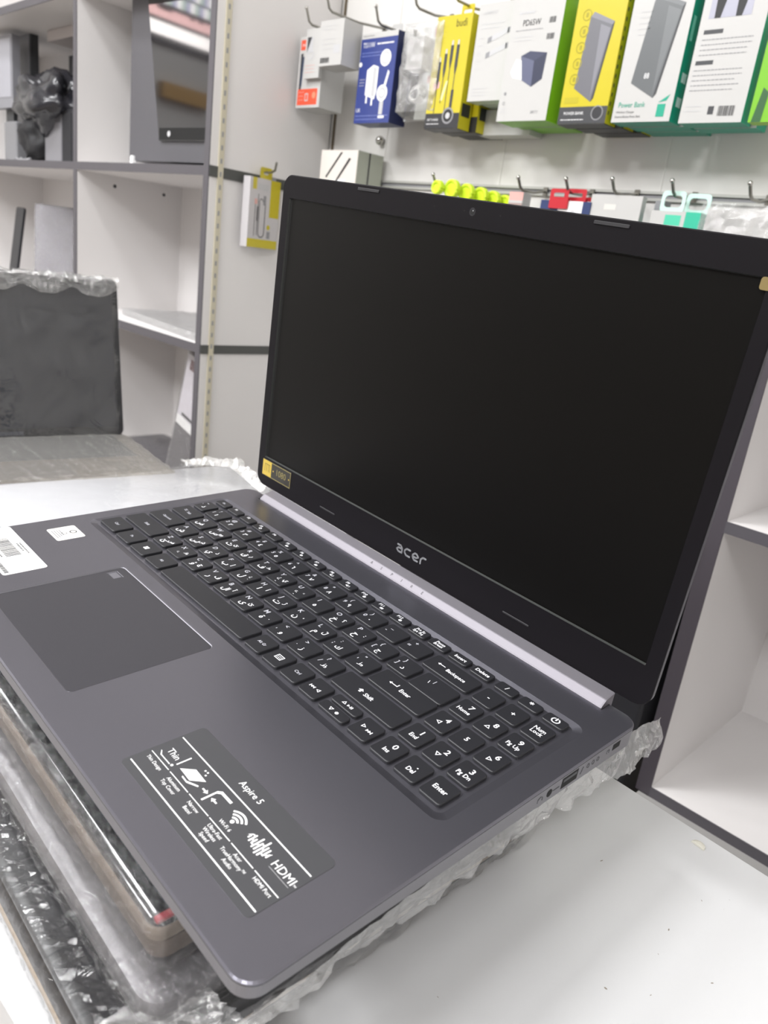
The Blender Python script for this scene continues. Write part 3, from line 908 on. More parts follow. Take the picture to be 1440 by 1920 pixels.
# logo: drawn letters a c e r with rounded bars
def logo(mb, x0, y0, h, m, z):
    w = h * 1.02; t = h * .2; r = h * .28
    def ring(x, keep):
        mb.prism
    def bar(xa, ya, xb, yb, tt=t):
        L = math.hypot(xb - xa, yb - ya); a = math.atan2(yb - ya, xb - xa)
        T = Matrix.Translation((xa, ya, z)) @ Matrix.Rotation(a, 4, 'Z')
        mb.prism(rr(-tt / 2, -tt / 2, L + tt / 2, tt / 2, tt * .48, 3), 0, .25, m, T)
    def path(pts):
        for p, q in zip(pts, pts[1:]):
            bar(p[0], p[1], q[0], q[1])
    X = lambda i: x0 + i * h * 1.28
    a, b = t / 2, h - t / 2; k = r
    x = X(0)
    path([(x + .1 * h, y0 + b), (x + w * .85 - k, y0 + b), (x + w * .85, y0 + b - k), (x + w * .85, y0 + a), (x + k, y0 + a), (x + .02 * h, y0 + a + k * .8), (x + k, y0 + h * .56), (x + w * .8, y0 + h * .56)])
    x = X(1)
    path([(x + w * .82, y0 + b), (x + k, y0 + b), (x, y0 + b - k), (x, y0 + a + k), (x + k, y0 + a), (x + w * .82, y0 + a)])
    x = X(2)
    path([(x + w * .8, y0 + a), (x + k, y0 + a), (x, y0 + a + k), (x, y0 + b - k), (x + k, y0 + b), (x + w * .85 - k, y0 + b), (x + w * .87, y0 + b - k * .9), (x + w * .85 - k, y0 + h * .44), (x + .1 * h, y0 + h * .44)])
    x = X(3)
    path([(x, y0 + a), (x, y0 + b - k), (x + k, y0 + b), (x + w * .7, y0 + b)])
mb = MB(ML_lid); logo(mb, 168.2, 14.7, 6.0, mat('logo grey', '8E8F92', .4, .3), .03); mb.build('logo_lettering', lap)
mb = MB(ML_lid).bprism(7.0, 14.6, 45.2, 28.4, .6, 0, .2, .05, mat('display sticker black', '201D15', .3), n=3)
ds = mb.build('resolution_sticker', lap)
mb = MB(ML_lid)
mb.rect(7.4, 15.0, 19.2, 28.0, .24, M_GOLD)
for a, b, c_, d_ in ((19.2, 27.4, 44.8, 28.0), (19.2, 15.0, 44.8, 15.6), (44.2, 15.6, 44.8, 27.4)):
    mb.rect(a, b, c_, d_, .24, M_GOLDDIM)
mb.text('1080', 32, 21.6, .26, 7.6, M_GOLDDIM, sx=.92)
mb.disc(21.8, 21.5, .7, .25, M_GOLD, n=6); mb.disc(42.6, 21.5, .7, .25, M_GOLD, n=6)
for a in (10.2, 12.6, 15.0, 16.6):
    mb.rect(a, 18.5, a + .5, 25, .27, mat('gold dark', '6B5A1C', .4))
mb.rect(10.2, 24.6, 17.1, 25.1, .27, MATS['gold dark'])
mb.build('sticker_print', ds)
MB(ML_lid).prism(rr(352, 222, 362, 227.5, 1.2, 3), 0, .3, mat('foil scrap', 'A08E62', .3, .6)).build('foil_scrap', lap)

# ------------------------------------------------------------------ stack of wrapped laptops under it
def box_body(parent, x0, y0, z0, x1, y1, z1, r, m_top, m_side, name='body', bev=3.0):
    mb = MB()
    L = []
    for dz, ins in ((z0, bev * .6), (z0 + bev * .6, 0), (z1 - bev, 0), (z1 - bev * .35, bev * .3), (z1, bev)):
        L.append([(x, y, dz) for x, y in rr(x0 + ins, y0 + ins, x1 - ins, y1 - ins, max(r - ins, .5), 7)])
    mb.loft(L, m_top, mats=[m_side, m_side, m_top, m_top, m_top])
    return mb.build(name, parent, smooth=True)

s1 = empty('wrapped_laptop', 'closed glossy black laptop in film with red corner mark, directly under the open one', 'laptop', MLm)
box_body(s1, -6, -3, -30.5, 313, 222, -18.2, 6, mat('gloss black lid', '26262A', .12, coat=.6), mat('brown grey base', '8A7F76', .45, .3), 'lid_panel', 3.2)
box_body(s1, -5, -1.5, -41, 312, 221, -31.2, 7, mat('brown base', '6F655E', .45, .3), MATS['brown base'], 'base_shell', 2)
MB().box((309.5, -1.5, -19.2), (312.2, 34, -17.8), mat('red mark', '8E1426', .4)).build('red_tape', s1)
wrinkle('plastic_film', -6, -3, -42, 313, 222, -17.6, FILM, s1, seed=3, amp=.7, step=3.6, amp_side=1.5, r=3, fx=.35, fy=.08)

s2 = empty('wrapped_laptop', 'grey rounded laptop in clear film, middle one of the wrapped stack', 'laptop', MLm)
box_body(s2, -10, -11, -52, 325.5, 226, -44.2, 11, mat('warm grey lid', '69676A', .4, .35), MATS['warm grey lid'], 'lid_panel', 2.5)
box_body(s2, -9, -10, -60, 324.5, 225, -52.6, 11, mat('warm grey base', '6A676A', .45, .3), MATS['warm grey base'], 'base_shell', 3)
wrinkle('plastic_film', -10, -11, -60, 325.5, 226, -43.4, FILM, s2, seed=8, amp=.7, step=4, amp_side=1.6, r=6, fx=.3, fy=.1)

M3 = Matrix.Translation((96, -148, 0)) @ Matrix.Rotation(R(-2.2), 4, 'Z')
s3 = empty('wrapped_laptop', 'black laptop with a tan edge, crinkled shiny film, lowest of the stack on the counter', 'laptop', mmat(M3))
box_body(s3, -300, 0, 6.6, 46, 236, 22, 8, mat('black lid', '1F1F22', .35), M_DARK, 'lid_panel', 2)
box_body(s3, -299, -.4, 3.4, 45, 235, 6.6, 8, M_TAN, M_TAN, 'edge_trim', .6)
box_body(s3, -298, .6, .6, 44, 234, 3.4, 8, M_DARK, M_DARK, 'base_shell', .8)
wrinkle('plastic_film', -300, 0, 1.5, 46, 236, 22.4, FILM_B, s3, seed=5, amp=2.6, step=2.6, amp_side=1.0, r=4, rnd=.25, fx=.5, fy=.07)

# loose film bunched along the right side of the stack
def ribbon(name, rows, mat_, parent, seed, jit, n=64, sub=7):
    """rows: polylines in world mm (same count of points); makes a crumpled sheet between them"""
    rng = random.Random(seed)
    def at(poly, t):
        t *= len(poly) - 1; i = min(int(t), len(poly) - 2); f = t - i
        return Vector(poly[i]).lerp(Vector(poly[i + 1]), f)
    vs = []; fs = []
    for i in range(n + 1):
        for j in range(sub + 1):
            s = j / sub * (len(rows) - 1); k = min(int(s), len(rows) - 2)
            p = at(rows[k], i / n).lerp(at(rows[k + 1], i / n), s - k)
            q = noise.noise_vector(p * .09 + Vector((seed, 0, 0)))
            w = 1 if 0 < j else .3
            p += Vector((q.x * jit * 1.2, q.y * jit, q.z * jit)) * w + Vector((rng.uniform(-1, 1), rng.uniform(-1, 1), rng.uniform(-1, 1))) * jit * .35 * w
            vs.append(tuple(p))
    m = sub + 1
    for i in range(n):
        for j in range(sub):
            fs.append((i * m + j, (i + 1) * m + j, (i + 1) * m + j + 1, i * m + j + 1))
    mb = MB(); mb.add(vs, fs, mat_)
    return mb.build(name, parent)
Li = ML.inverted()
def L(*p):
    return tuple(Li @ Vector(p))
edge = [(173, -120, 55), (173, -60, 57), (172, 15, 59), (172, 80, 61), (172, 130, 61), (172, 160, 61), (174, 184, 58)]
mid = [(169, -118, 44), (168, -60, 45), (168, 15, 45), (170, 80, 45), (172, 130, 43), (174, 162, 42), (173, 192, 48)]
low = [(164, -115, 32), (164, -60, 32), (163, 12, 29), (166, 70, 32), (168, 125, 29), (171, 164, 27), (173, 188, 36)]
ribbon('loose_film', [[L(*p) for p in r] for r in (edge, mid, low)], FILM_C, s1, 11, 3.2, n=90, sub=8)
low2 = [(150, -135, 2), (150, -60, 2), (151, 15, 2), (152, 60, 2), (152, 100, 2)]
mid2 = [(158, -130, 22), (160, -60, 24), (161, 15, 22), (162, 60, 24), (160, 100, 24)]
edge2 = [(160, -125, 40), (164, -60, 42), (165, 15, 40), (166, 60, 42), (164, 100, 42)]
ribbon('loose_film', [[L(*p) for p in r] for r in (edge2, mid2, low2)], FILM, s2, 12, 2.5, n=60, sub=8)
# film loosely covering the front right corner of the stack
M3i = M3.inverted()
fr = [[(122 + 7 * i, -150 + 3 * i, 22) for i in range(8)], [(124 + 7 * i, -130 + 3 * i, 27) for i in range(8)], [(128 + 7 * i, -112 + 2 * i, 30) for i in range(8)]]
ribbon('loose_film', [[tuple(M3i @ Vector(p)) for p in r] for r in fr], FILM_C, s3, 13, 3.0, n=40, sub=9)

# ------------------------------------------------------------------ white wrapped laptop left of the stack
Mw = Matrix.Translation((-512, -2, 0)) @ Matrix.Rotation(R(-4.5), 4, 'Z')
s4 = empty('wrapped_laptop', 'glossy white closed laptop in stretch film lying flat left of the open laptop', 'laptop', mmat(Mw))
box_body(s4, 0, 0, 1, 262, 335, 18.5, 10, mat('gloss white lid', 'C9C9CC', .12, coat=.8), M_BOXW, 'body', 3)
wrinkle('plastic_film', 0, 0, 1.5, 262, 335, 19, FILM_L, s4, seed=9, amp=.5, step=14, amp_side=2, r=5)
Mwi = Mw.inverted()
pth = [(-507, 262), (-501, 300), (-486, 334), (-452, 326), (-413, 314), (-370, 300)]
inn = [(-492, 262), (-484, 292), (-470, 312), (-448, 306), (-410, 296), (-370, 286)]
rows = [[tuple(Mwi @ Vector((x, y, 20.5))) for x, y in inn], [tuple(Mwi @ Vector((x, y, 26))) for x, y in pth], [tuple(Mwi @ Vector((x - 4, y + 5, 10))) for x, y in pth]]
ribbon('film_crumple', rows, FILM_C, s4, 21, 4.5, n=60, sub=9)
rows = [[(70 + 16 * i, 14, 20) for i in range(6)], [(70 + 16 * i, 0, 23) for i in range(6)], [(70 + 16 * i, -6, 10) for i in range(6)]]
ribbon('film_crumple', rows, FILM_C, s4, 22, 4.0, n=26, sub=6)

# ------------------------------------------------------------------ open wrapped laptop, far left
# frame: X along its front edge (towards -Y world), Y = depth away (towards -X world), Z up
a2 = R(8.6)
Mo = Matrix(((-math.sin(a2), -math.cos(a2), 0, -476), (-math.cos(a2), math.sin(a2), 0, 238), (0, 0, 1, 0), (0, 0, 0, 1)))
s5 = empty('open_laptop', 'open black laptop sealed in wrinkled film, standing far left on the counter', 'laptop', mmat(Mo))
box_body(s5, 0, 0, 1, 325, 205, 18, 9, mat('taupe deck', '6E675F', .5, .2, var=(25, .25)), M_DARK, 'base_shell', 3)
MB().bprism(18, 84, 307, 186, 3, 17, 18.6, .3, mat('keyboard dark', '3C3A39', .6)).build('keyboard', s5)
MB().bprism(110, 12, 215, 74, 2, 17, 18.4, .2, mat('pad taupe', '5D5852', .45)).build('touchpad', s5)
Mlid = Matrix.Translation((0, 190, 17)) @ Matrix.Rotation(R(90 - 11.5), 4, 'X')
mb = MB(Mlid)
mb.bprism(0, 0, 325, 211, 9, -7, 0, 1.2, M_DARK, n=7)
ld5 = mb.build('lid', s5)
MB(Mlid).bprism(9, 12, 316, 202, 2, -.5, .35, .2, mat('gloss black screen', '1E212B', .2), n=3).build('display_panel', ld5)
MB(Mlid).bprism(130, 3.5, 195, 8.5, 1, 0, .4, .1, mat('bezel print', '4A4C55', .4), n=3).build('bezel_print', ld5)
wrinkle('plastic_film', 0, 0, 1.5, 325, 188, 18.8, FILM_M, s5, seed=31, amp=1.5, step=9, amp_side=1.6, r=5)
# film over the lid
nx, ny = 46, 30
rng = random.Random(6); vs = []; fs = []
for i in range(nx + 1):
    for j in range(ny + 1):
        x = -2 + 329 * i / nx; y = -1 + 215 * j / ny
        z = 2.6 + 3.0 * noise.noise(Vector((x * .02, y * .03, 3))) + 3.0 * abs(noise.noise(Vector((x * .05 + y * .06, y * .01, 9))))
        if j > ny - 5: z += (1.5 + rng.uniform(0, 2.4)) * (1 - abs(j - ny + 2) / 3.5)
        if i in (0, nx): z -= 4
        if j == ny: z -= 3
        vs.append((x, y, z))
for i in range(nx):
    for j in range(ny):
        k = i * (ny + 1) + j
        fs.append((k, k + ny + 1, k + ny + 2, k + 1))
mb = MB(Mlid); mb.add(vs, fs, FILM_LID); mb.build('lid_film', s5, smooth=True)
rows = [[(20 * i, 196 - (10 if i % 3 else 0), 3) for i in range(14)], [(20 * i, 206, 8) for i in range(14)], [(20 * i, 213, 2) for i in range(14)], [(20 * i, 211, -7) for i in range(14)]]
ribbon('film_crumple', [[tuple(Mlid @ Vector(p)) for p in r] for r in rows], FILM_C, s5, 23, 3.2, n=70, sub=9)

# ------------------------------------------------------------------ goods on the display wall
class Pack:
    """hanging carton: x0..x1, z0..z1, front at yf, thickness d; art drawn on the front in (u, v) mm"""
    def __init__(self, x0, x1, z0, z1, yf, d, front, side=None, yaw=0):
        self.w, self.h, self.d = x1 - x0, z1 - z0, d
        self.M = Matrix.Translation((x0, yf, z0)) @ Matrix.Rotation(yaw, 4, 'Z')
        self.mb = MB()
        side = side or front
        w, h = self.w, self.h
        self.mb.box((0, 0, 0), (w, d, h), side)
        self.F = Matrix(((1, 0, 0, 0), (0, 0, -1, -.25), (0, 1, 0, 0), (0, 0, 0, 1)))
        self.S = Matrix(((0, 0, 1, w + .25), (1, 0, 0, 0), (0, 1, 0, 0), (0, 0, 0, 1)))
        self.r(0, 0, w, h, front, z=0)
    def r(self, u0, v0, u1, v1, m, z=.2):
        self.mb.rect(u0, v0, u1, v1, z, m, self.F); return self
    def p(self, pts, m, z=.3):
        self.mb.poly([(a, b, z) for a, b in pts], m, self.F); return self
    def t(self, s, u, v, size, m, rot=0, sx=1, z=.4, align='CENTER'):
        self.mb.text(s, u, v, z, size, m, self.F, rot=rot, align=align, sx=sx); return self
    def c(self, u, v, r, m, r0=0, z=.35, a0=0, a1=360):
        self.mb.disc(u, v, r, z, m, self.F, r0=r0, a0=a0, a1=a1); return self
    def s(self, u0, v0, u1, v1, m, z=.1):
        self.mb.rect(u0, v0, u1, v1, z, m, self.S); return self
    def st(self, s, u, v, size, m, rot=0):
        self.mb.text(s, u, v, .2, size, m, self.S, rot=rot); return self
    def bars(self, u, v, w, h, m=None, seed=1, z=.3):
        rng = random.Random(seed); x = u
        while x < u + w:
            a = rng.uniform(.5, 1.4); self.r(x, v, x + a, v + h, m or M_BLACK, z); x += a + rng.uniform(.5, 1.1)
        return self
    def lines(self, u, v, w, n, gap, m=None, hgt=1.0, seed=2):
        rng = random.Random(seed)
        for i in range(n):
            x = u; e = u + w * rng.uniform(.75, 1)
            while x < e:
                a = rng.uniform(2, 5.5); self.r(x, v - i * gap, min(x + a, e), v - i * gap + hgt, m or M_LGREY, .3); x += a + .9
        return self
    def done(self, name, label, cat='box', group=None, tab=None):
        o = self.mb.build(name, None, keep=True)
        o.matrix_world = mmat(self.M)
        tag(o, label, cat, group)
        if tab:
            w, h = self.w, self.h
            g = MB()
            a, b, th = w * .5 - 14, w * .5 + 14, 24
            g.holed([rr(a, h - 1, b, h + th, 3, 3), rr(a + 5, h + 10, b - 5, h + 16, 2.5, 3)], self.d - .5, tab, Matrix(((1, 0, 0, 0), (0, 0, 1, 0), (0, 1, 0, 0), (0, 0, 0, 1))))
            g.holed([rr(a, h - 1, b, h + th, 3, 3), rr(a + 5, h + 10, b - 5, h + 16, 2.5, 3)], self.d - .1, tab, Matrix(((1, 0, 0, 0), (0, 0, 1, 0), (0, 1, 0, 0), (0, 0, 0, 1))))
            g.build('hang_tab', o)
        return o

def slab(P, pts, body, lite, edge):
    # battery slab drawn in perspective: TL, TR, BR, BL in carton millimetres
    a, b, c, d = pts
    P.p([a, b, c, d], body, .3)
    P.p([a, (a[0] + 5, a[1] + 6), (b[0] + 3, b[1] + 4), b], lite, .32)
    P.p([b, (b[0] + 3, b[1] + 4), (c[0] + 4, c[1] + 5), c], edge, .33)
    P.p([((a[0] + b[0]) / 2, (a[1] + b[1]) / 2 - 4), (b[0] - 2, b[1] - 4), (c[0] - 2, c[1] + 6)], lite, .31)

# A red and white box with a narrow picture
P = Pack(-1077, -1003, 562, 690, 838, 60, M_BOXW)
P.r(4, 104, 22, 122, M_ORANGE).t('mi', 13, 113, 9, M_WHITE).r(6, 34, 13, 98, M_GREYDK).p([(9, 40), (14, 40), (17, 92), (12, 92)], mat('print navy', '2B3A55', .4))
P.r(4, 5, 66, 34, M_ORANGE).r(28, 12, 38, 26, M_BOXW, .4).r(30, 14, 36, 24, M_ORANGE, .5).lines(8, 28, 16, 3, 7, M_PINK).c(56, 22, 6, mat('orange light', 'EE8A6C', .4))
P.lines(26, 74, 40, 4, 7, M_PINK)
P.done('charger_box', 'white box with orange-red blocks at the far left end of the upper row')
# B white box hanging in front of it
P = Pack(-985, -918, 626, 702, 812, 46, M_BOXW)
P.bars(6, 5, 26, 9).lines(6, 66, 40, 2, 6).lines(8, 44, 40, 3, 8).r(42, 20, 60, 34, M_LGREY)
P.done('accessory_box', 'small plain white box with barcode hanging in front of the orange and white box')
# small round-picture sleeve beside B
P = Pack(-1046, -1000, 612, 698, 828, 8, M_BOXW)
P.p([(5, 45), (22, 45), (22, 72), (5, 72)], M_LGREY).p([(5, 45), (18, 72), (5, 72)], M_GREYDK, .4).c(17, 42, 10, M_LGREY, r0=7).lines(3, 22, 30, 3, 6, M_PINK)
P.done('cable_sleeve', 'white sleeve with round cable picture squeezed between the two leftmost boxes')
# C blue charger box
def blue(yf, lab):
    P = Pack(-908, -812, 533, 684, yf, 42, M_BLUE, mat('box navy side', '1C2550', .4), yaw=0)
    P.r(0, 142, 96, 151, M_BOXW, .3).lines(5, 146, 30, 1, 5, M_GREYDK)
    P.t('TS11W', 22, 131, 12, M_WHITE, sx=.85).lines(44, 131, 44, 1, 5, M_WHITE, 2.4).lines(5, 118, 60, 2, 5, mat('print pale blue', '7F8CC4', .4))
    P.c(70, 108, 14, M_WHITE).c(70, 108, 11, M_LGREY, z=.4).c(70, 108, 7, M_WHITE, z=.45)
    P.p([(24, 48), (50, 40), (54, 52), (54, 94), (40, 98), (24, 90)], M_WHITE, .3).p([(40, 46), (50, 44), (50, 92), (40, 95)], M_LGREY, .35)
    P.r(27, 34, 31, 48, M_WHITE).r(42, 30, 46, 42, M_WHITE)
    P.c(70, 50, 14, M_WHITE).c(70, 50, 10, M_LGREY, z=.4).c(70, 50, 5, M_WHITE, z=.45).r(66, 14, 76, 38, M_LGREY)
    P.p([(72, 62), (78, 62), (84, 84), (80, 88)], M_WHITE).c(4, 100, 4, M_WHITE)
    P.t('UK', 10, 22, 9, M_WHITE).lines(4, 12, 88, 2, 6, mat('print pale blue', '7F8CC4', .4)).r(66, 8, 82, 12, M_WHITE, .45)
    P.lines(6, 74, 14, 3, 5, M_LGREY)
    return P.done('charger_box', lab, group=None, tab=M_BOXW)
blue(850, 'dark blue wall charger box with white plug picture in the upper row')
# dark carton peeking out behind the blue one
P = Pack(-800 - 20, -782, 552, 676, 893, 36, M_DARK)
P.done('accessory_box', 'black carton partly hidden behind the dark blue charger box')
# D clear pouches with chargers
def pouch(x0, x1, z0, z1, yf, label, red=True, seed=1):
    t = empty('charger_pouch', label, 'packaged charger', Matrix.Translation(((x0 + x1) / 2000, yf / 1000, z0 / 1000)))
    w, h = x1 - x0, z1 - z0
    cxx = -(x1 + x0) / 2
    F = Matrix.Identity(4)
    g = MB(F)
    g.box((-w * .38, 1, h * .50), (-w * .02, 26, h * .82), M_BOXW).box((-w * .3, 26, h * .6), (-w * .27, 34, h * .75), M_HOOK)
    g.build('white_adapter', t)
    g = MB()
    for k in range(3):
        pts = [(-w * .12 + (14 + k * 3) * math.cos(R(a)), 6 + k * 3 + 2 * math.sin(R(3 * a)), h * .26 + (10 + 2 * k) * math.sin(R(a))) for a in range(0, 360, 24)]
        g.tube(pts, 1.9, M_BOXW, n=6, closed=True)
    g.build('coiled_cable', t, smooth=True)
    g = MB(); g.box((-w * .3, 30, 4), (w * .5, 32, h * .97), mat('card pale', 'D8DAD6', .5)); g.box((w * .12, 29, h * .1), (w * .42, 30, h * .4), mat('card green', '5FA88C', .5))
    if red: g.box((-w * .1, 29, h * .4), (w * .3, 30, h * .47), M_PINK); g.box((-w * .05, 29, h * .86), (w * .15, 30, h * .95), M_RED)
    g.box((w * .2, 29, h * .84), (w * .36, 30, h * .96), M_TEAL)
    g.build('backing_card', t)
    rng = random.Random(seed); nx, ny = 12, 16; vs = []; fs = []
    for i in range(nx + 1):
        for j in range(ny + 1):
            e = min(i, nx - i, j, ny - j)
            vs.append((-w / 2 + w * i / nx, -4 - 6 * min(e, 2) / 2 + rng.uniform(-2.2, 2.2) + (30 if e == 0 else 0), h * j / ny))
    for i in range(nx):
        for j in range(ny):
            k = i * (ny + 1) + j; fs.append((k, k + ny + 1, k + ny + 2, k + 1))
    g = MB(); g.add(vs, fs, BAG); g.build('clear_pouch', t)
    return t
pouch(-806, -694, 540, 700, 856, 'clear plastic pouch with a white adapter and coiled cable between blue and yellow boxes', seed=3)
# E yellow cable boxes (front one and the pair behind)
def yellow_cable(x0, yf, lab, art=True):
    P = Pack(x0, x0 + 78, 521, 694, yf, 30, M_YEL, M_YELD)
    P.mb.box((0.5, 0, -1), (77.5, 30, 0), M_DARK)
    P.r(0, 0, 78, 24, M_DARK, .25)
    if art:
        P.t('budi', 56, 160, 17, mat('print olive', '5A5410', .4), sx=.85)
        for k, (u, b, tp, hh) in enumerate(((18, 24, 104, 40), (30, 40, 116, 36), (42, 24, 128, 34), (55, 30, 128, 44))):
            P.r(u - .8, b, u + .8, tp - hh, M_GREYDK, .3)
            P.p([(u - 1.2, tp - hh), (u + 1.2, tp - hh), (u + 3.2, tp - hh + 12), (u + 3.2, tp), (u - 3.2, tp), (u - 3.2, tp - hh + 12)], M_GREYDK, .35)
            P.r(u - 1.8, tp, u + 1.8, tp + 7, M_LGREY, .35)
        P.r(52, 20, 58, 60, M_GREYDK, .4).c(52, 20, 13, M_GREY, z=.45).c(52, 20, 10, M_BLACK, z=.5).c(52, 20, 5, M_LGREY, z=.55)
        P.p([(10, 70), (24, 74), (24, 64), (12, 60)], M_PINK).p([(28, 44), (38, 74), (42, 74), (34, 44)], mat('print pale yellow', 'EFEAA0', .4))
        P.t('FAST CHARGE', 18, 14, 5, M_WHITE, sx=.8).lines(4, 7, 30, 1, 5, M_WHITE)
        P.lines(6, 156, 22, 4, 8, mat('print mustard', 'B5A81A', .4))
    P.s(4, 20, 26, 40, M_DARK)
    return P.done('cable_box', lab, group='yellow charging cable boxes', tab=M_YEL)
yellow_cable(-720, 850, 'tall yellow charging cable box with four black plugs pictured, front one')
yellow_cable(-707, 884, 'tall yellow charging cable box right behind the front one', False)
yellow_cable(-694, 916, 'tall yellow charging cable box rearmost of the three', False)
# F white cable box
def white_cable(x0, yf, lab, art=True):
    P = Pack(x0, x0 + 92, 562, 704, yf, 28, M_BOXW, mat('box pale green', 'C7D2C6', .4))
    if art:
        P.t('ADMPLOT', 24, 128, 7, M_LGREY, sx=.9)
        for k, v in enumerate((62, 84)):
            P.p([(26, v), (66, v + 13), (66, v + 21), (26, v + 8)], M_LGREY, .3).p([(64, v + 12), (92, v + 20), (92, v + 27), (64, v + 20)], M_GREY, .3).p([(26, v), (34, v + 2.6), (34, v + 10.6), (26, v + 8)], M_GREY, .35)
        P.lines(10, 112, 46, 2, 6).lines(8, 92, 10, 5, 11).lines(8, 18, 30, 3, 5)
    return P.done('cable_box', lab, group='white charging cable boxes')
white_cable(-631, 852, 'white cable box with two pale grey plugs pictured, right of the yellow cable boxes')
white_cable(-622, 884, 'white cable box hanging behind the first white cable box', False)
P = Pack(-640, -530, 520, 560, 905, 36, M_BOXW)
P.done('accessory_box', 'low white carton showing under the white cable boxes')
# G charger box with lime side
def lime_box(x0, yf, lab, art=True):
    P = Pack(x0, x0 + 96, 528, 704, yf, 46, M_BOXW, M_LIME)
    if art:
        P.t('PD65W', 40, 137, 12, M_BLACK, sx=.85).lines(12, 127, 52, 1, 5, M_GREY).lines(14, 150, 30, 1, 4, M_LGREY, 3).lines(12, 118, 34, 2, 5)
        P.bars(72, 134, 12, 8).bars(72, 112, 12, 8, seed=3)
        P.p([(30, 92), (46, 98), (78, 94), (56, 84)], mat('charger navy top', '3C4058', .4), .3)
        P.p([(30, 92), (56, 84), (58, 48), (38, 58)], mat('charger navy front', '5B5F78', .4), .31)
        P.p([(56, 84), (78, 94), (76, 58), (58, 48)], mat('charger navy side', '30344A', .4), .31)
        P.p([(14, 70), (22, 88), (32, 86), (38, 58), (20, 62)], mat('print pale', 'F4F4F2', .2), .36)
        P.t('BRTY', 72, 12, 6, M_GREY).c(10, 40, 2.5, M_GREY).c(10, 26, 2.5, M_GREY, r0=1.5).lines(5, 18, 12, 2, 5)
    return P.done('charger_box', lab)
lime_box(-554, 842, 'white fast charger box with lime green side and a dark cube charger pictured')
lime_box(-546, 892, 'white and lime charger box hanging behind the cube charger box', False)
# H yellow power bank boxes
def ypb(x0, yf, lab, art=True):
    P = Pack(x0, x0 + 82, 523, 712, yf, 30, M_YEL, M_YELD)
    P.mb.box((0.5, 0, -1), (81.5, 30, 0), M_GREYDK)
    P.r(0, 0, 82, 23, M_GREYDK, .25)
    if art:
        slab(P, [(26, 141), (64, 128), (51, 29), (19, 48)], M_PBK, mat('slab sheen', '85858C', .3), M_GREYDK)
        for k in range(5):
            P.c(16 + k * .8, 60 + k * 21, 7.5, mat('print olive line', '9C9216', .4), r0=6.3).r(14 + k * .8, 57 + k * 21, 18 + k * .8, 63 + k * 21, MATS['print olive line'])
        P.c(66, 14, 10, M_GREY, z=.4).c(66, 14, 8.5, M_DARK, z=.45).lines(60, 13, 12, 1, 4, M_WHITE)
        P.t('POWER BANK', 26, 14, 6, M_WHITE, sx=.9).lines(5, 5, 40, 1, 4, M_WHITE).t('budi', 60, 172, 10, mat('print olive', '5A5410', .4))
        P.r(6, 28, 30, 36, mat('print mustard', 'B5A81A', .4), .3)
    for k in range(14):
        P.s(3, 12 + k * 12, 6, 17 + k * 12, M_GREYDK)
    return P.done('power_bank_box', lab, group='yellow power bank boxes', tab=M_YEL)
ypb(-438, 846, 'yellow power bank box with a grey rounded slab pictured, front one')
ypb(-426, 880, 'yellow power bank box directly behind the front yellow one')
ypb(-414, 914, 'rearmost yellow power bank box, only its lower edge showing', False)
# I teal power bank boxes
def tpb(x0, yf, lab, art=True):
    P = Pack(x0, x0 + 90, 524, 716, yf, 32, M_BOXW, M_TEAL)
    if art:
        slab(P, [(32, 154), (75, 140), (58, 30), (20, 50)], mat('slab grey', '66696B', .3), mat('slab grey sheen', '75787A', .3), M_GREYDK)
        P.t('88', 42, 58, 10, M_WHITE, sx=.8)
        P.t('Power Bank', 28, 22, 10, M_TEAL, sx=.85).t('Wireless Charger', 20, 13, 4, M_GREYDK).t('External Battery Power Bank', 25, 7, 4, M_GREYDK, sx=.85)
        P.p([(68, 6), (80, 6), (80, 22), (68, 22)], M_TEAL).p([(68, 24), (84, 34), (80, 26)], M_TEAL).lines(14, 138, 18, 5, 7, M_LGREY)
    P.s(8, 20, 22, 32, M_WHITE).s(8, 50, 22, 62, M_WHITE).s(6, 100, 14, 130, M_MINT)
    return P.done('power_bank_box', lab, group='white and teal power bank boxes')
tpb(-347, 848, 'white and teal power bank box with a dark slab pictured, front one')
tpb(-338, 884, 'white and teal power bank box hanging behind the dark slab one', False)
tpb(-330, 918, 'rearmost white and teal power bank box behind the dark slab one', False)
# J back of a teal cable box
def tcb(x0, yf, lab, art=True):
    P = Pack(x0, x0 + 86, 521, 712, yf, 32, M_BOXW, M_TEAL)
    if art:
        P.r(10, 124, 66, 186, mat('photo lilac', 'A9A9B8', .4))
        for u in (22, 50):
            P.p([(u - 4, 124), (u + 4, 124), (u + 9, 150), (u + 9, 170), (u - 7, 170), (u - 5, 150)], M_BLACK, .3).r(u - 4, 170, u + 5, 184, M_GREY if u < 30 else M_RED, .3).c(u + 1, 160, 2.5, M_LGREY, z=.4)
        P.r(8, 106, 34, 111, M_GREYDK).lines(8, 99, 68, 4, 6, M_GREY).r(6, 70, 30, 75, M_GREYDK).lines(6, 63, 66, 5, 6, M_GREY)
        P.r(38, 10, 46, 20, M_GREYDK).bars(52, 8, 22, 12).lines(6, 20, 22, 2, 6, M_LGREY)
    P.st('TYPE-C', 16, 130, 6, M_WHITE, rot=R(90))
    return P.done('cable_box', lab, group='white and teal cable boxes')
tcb(-243, 848, 'white box back with fine print, a barcode and two black plugs pictured, teal side')
tcb(-236, 884, 'white and teal box hanging right behind the fine print box', False)
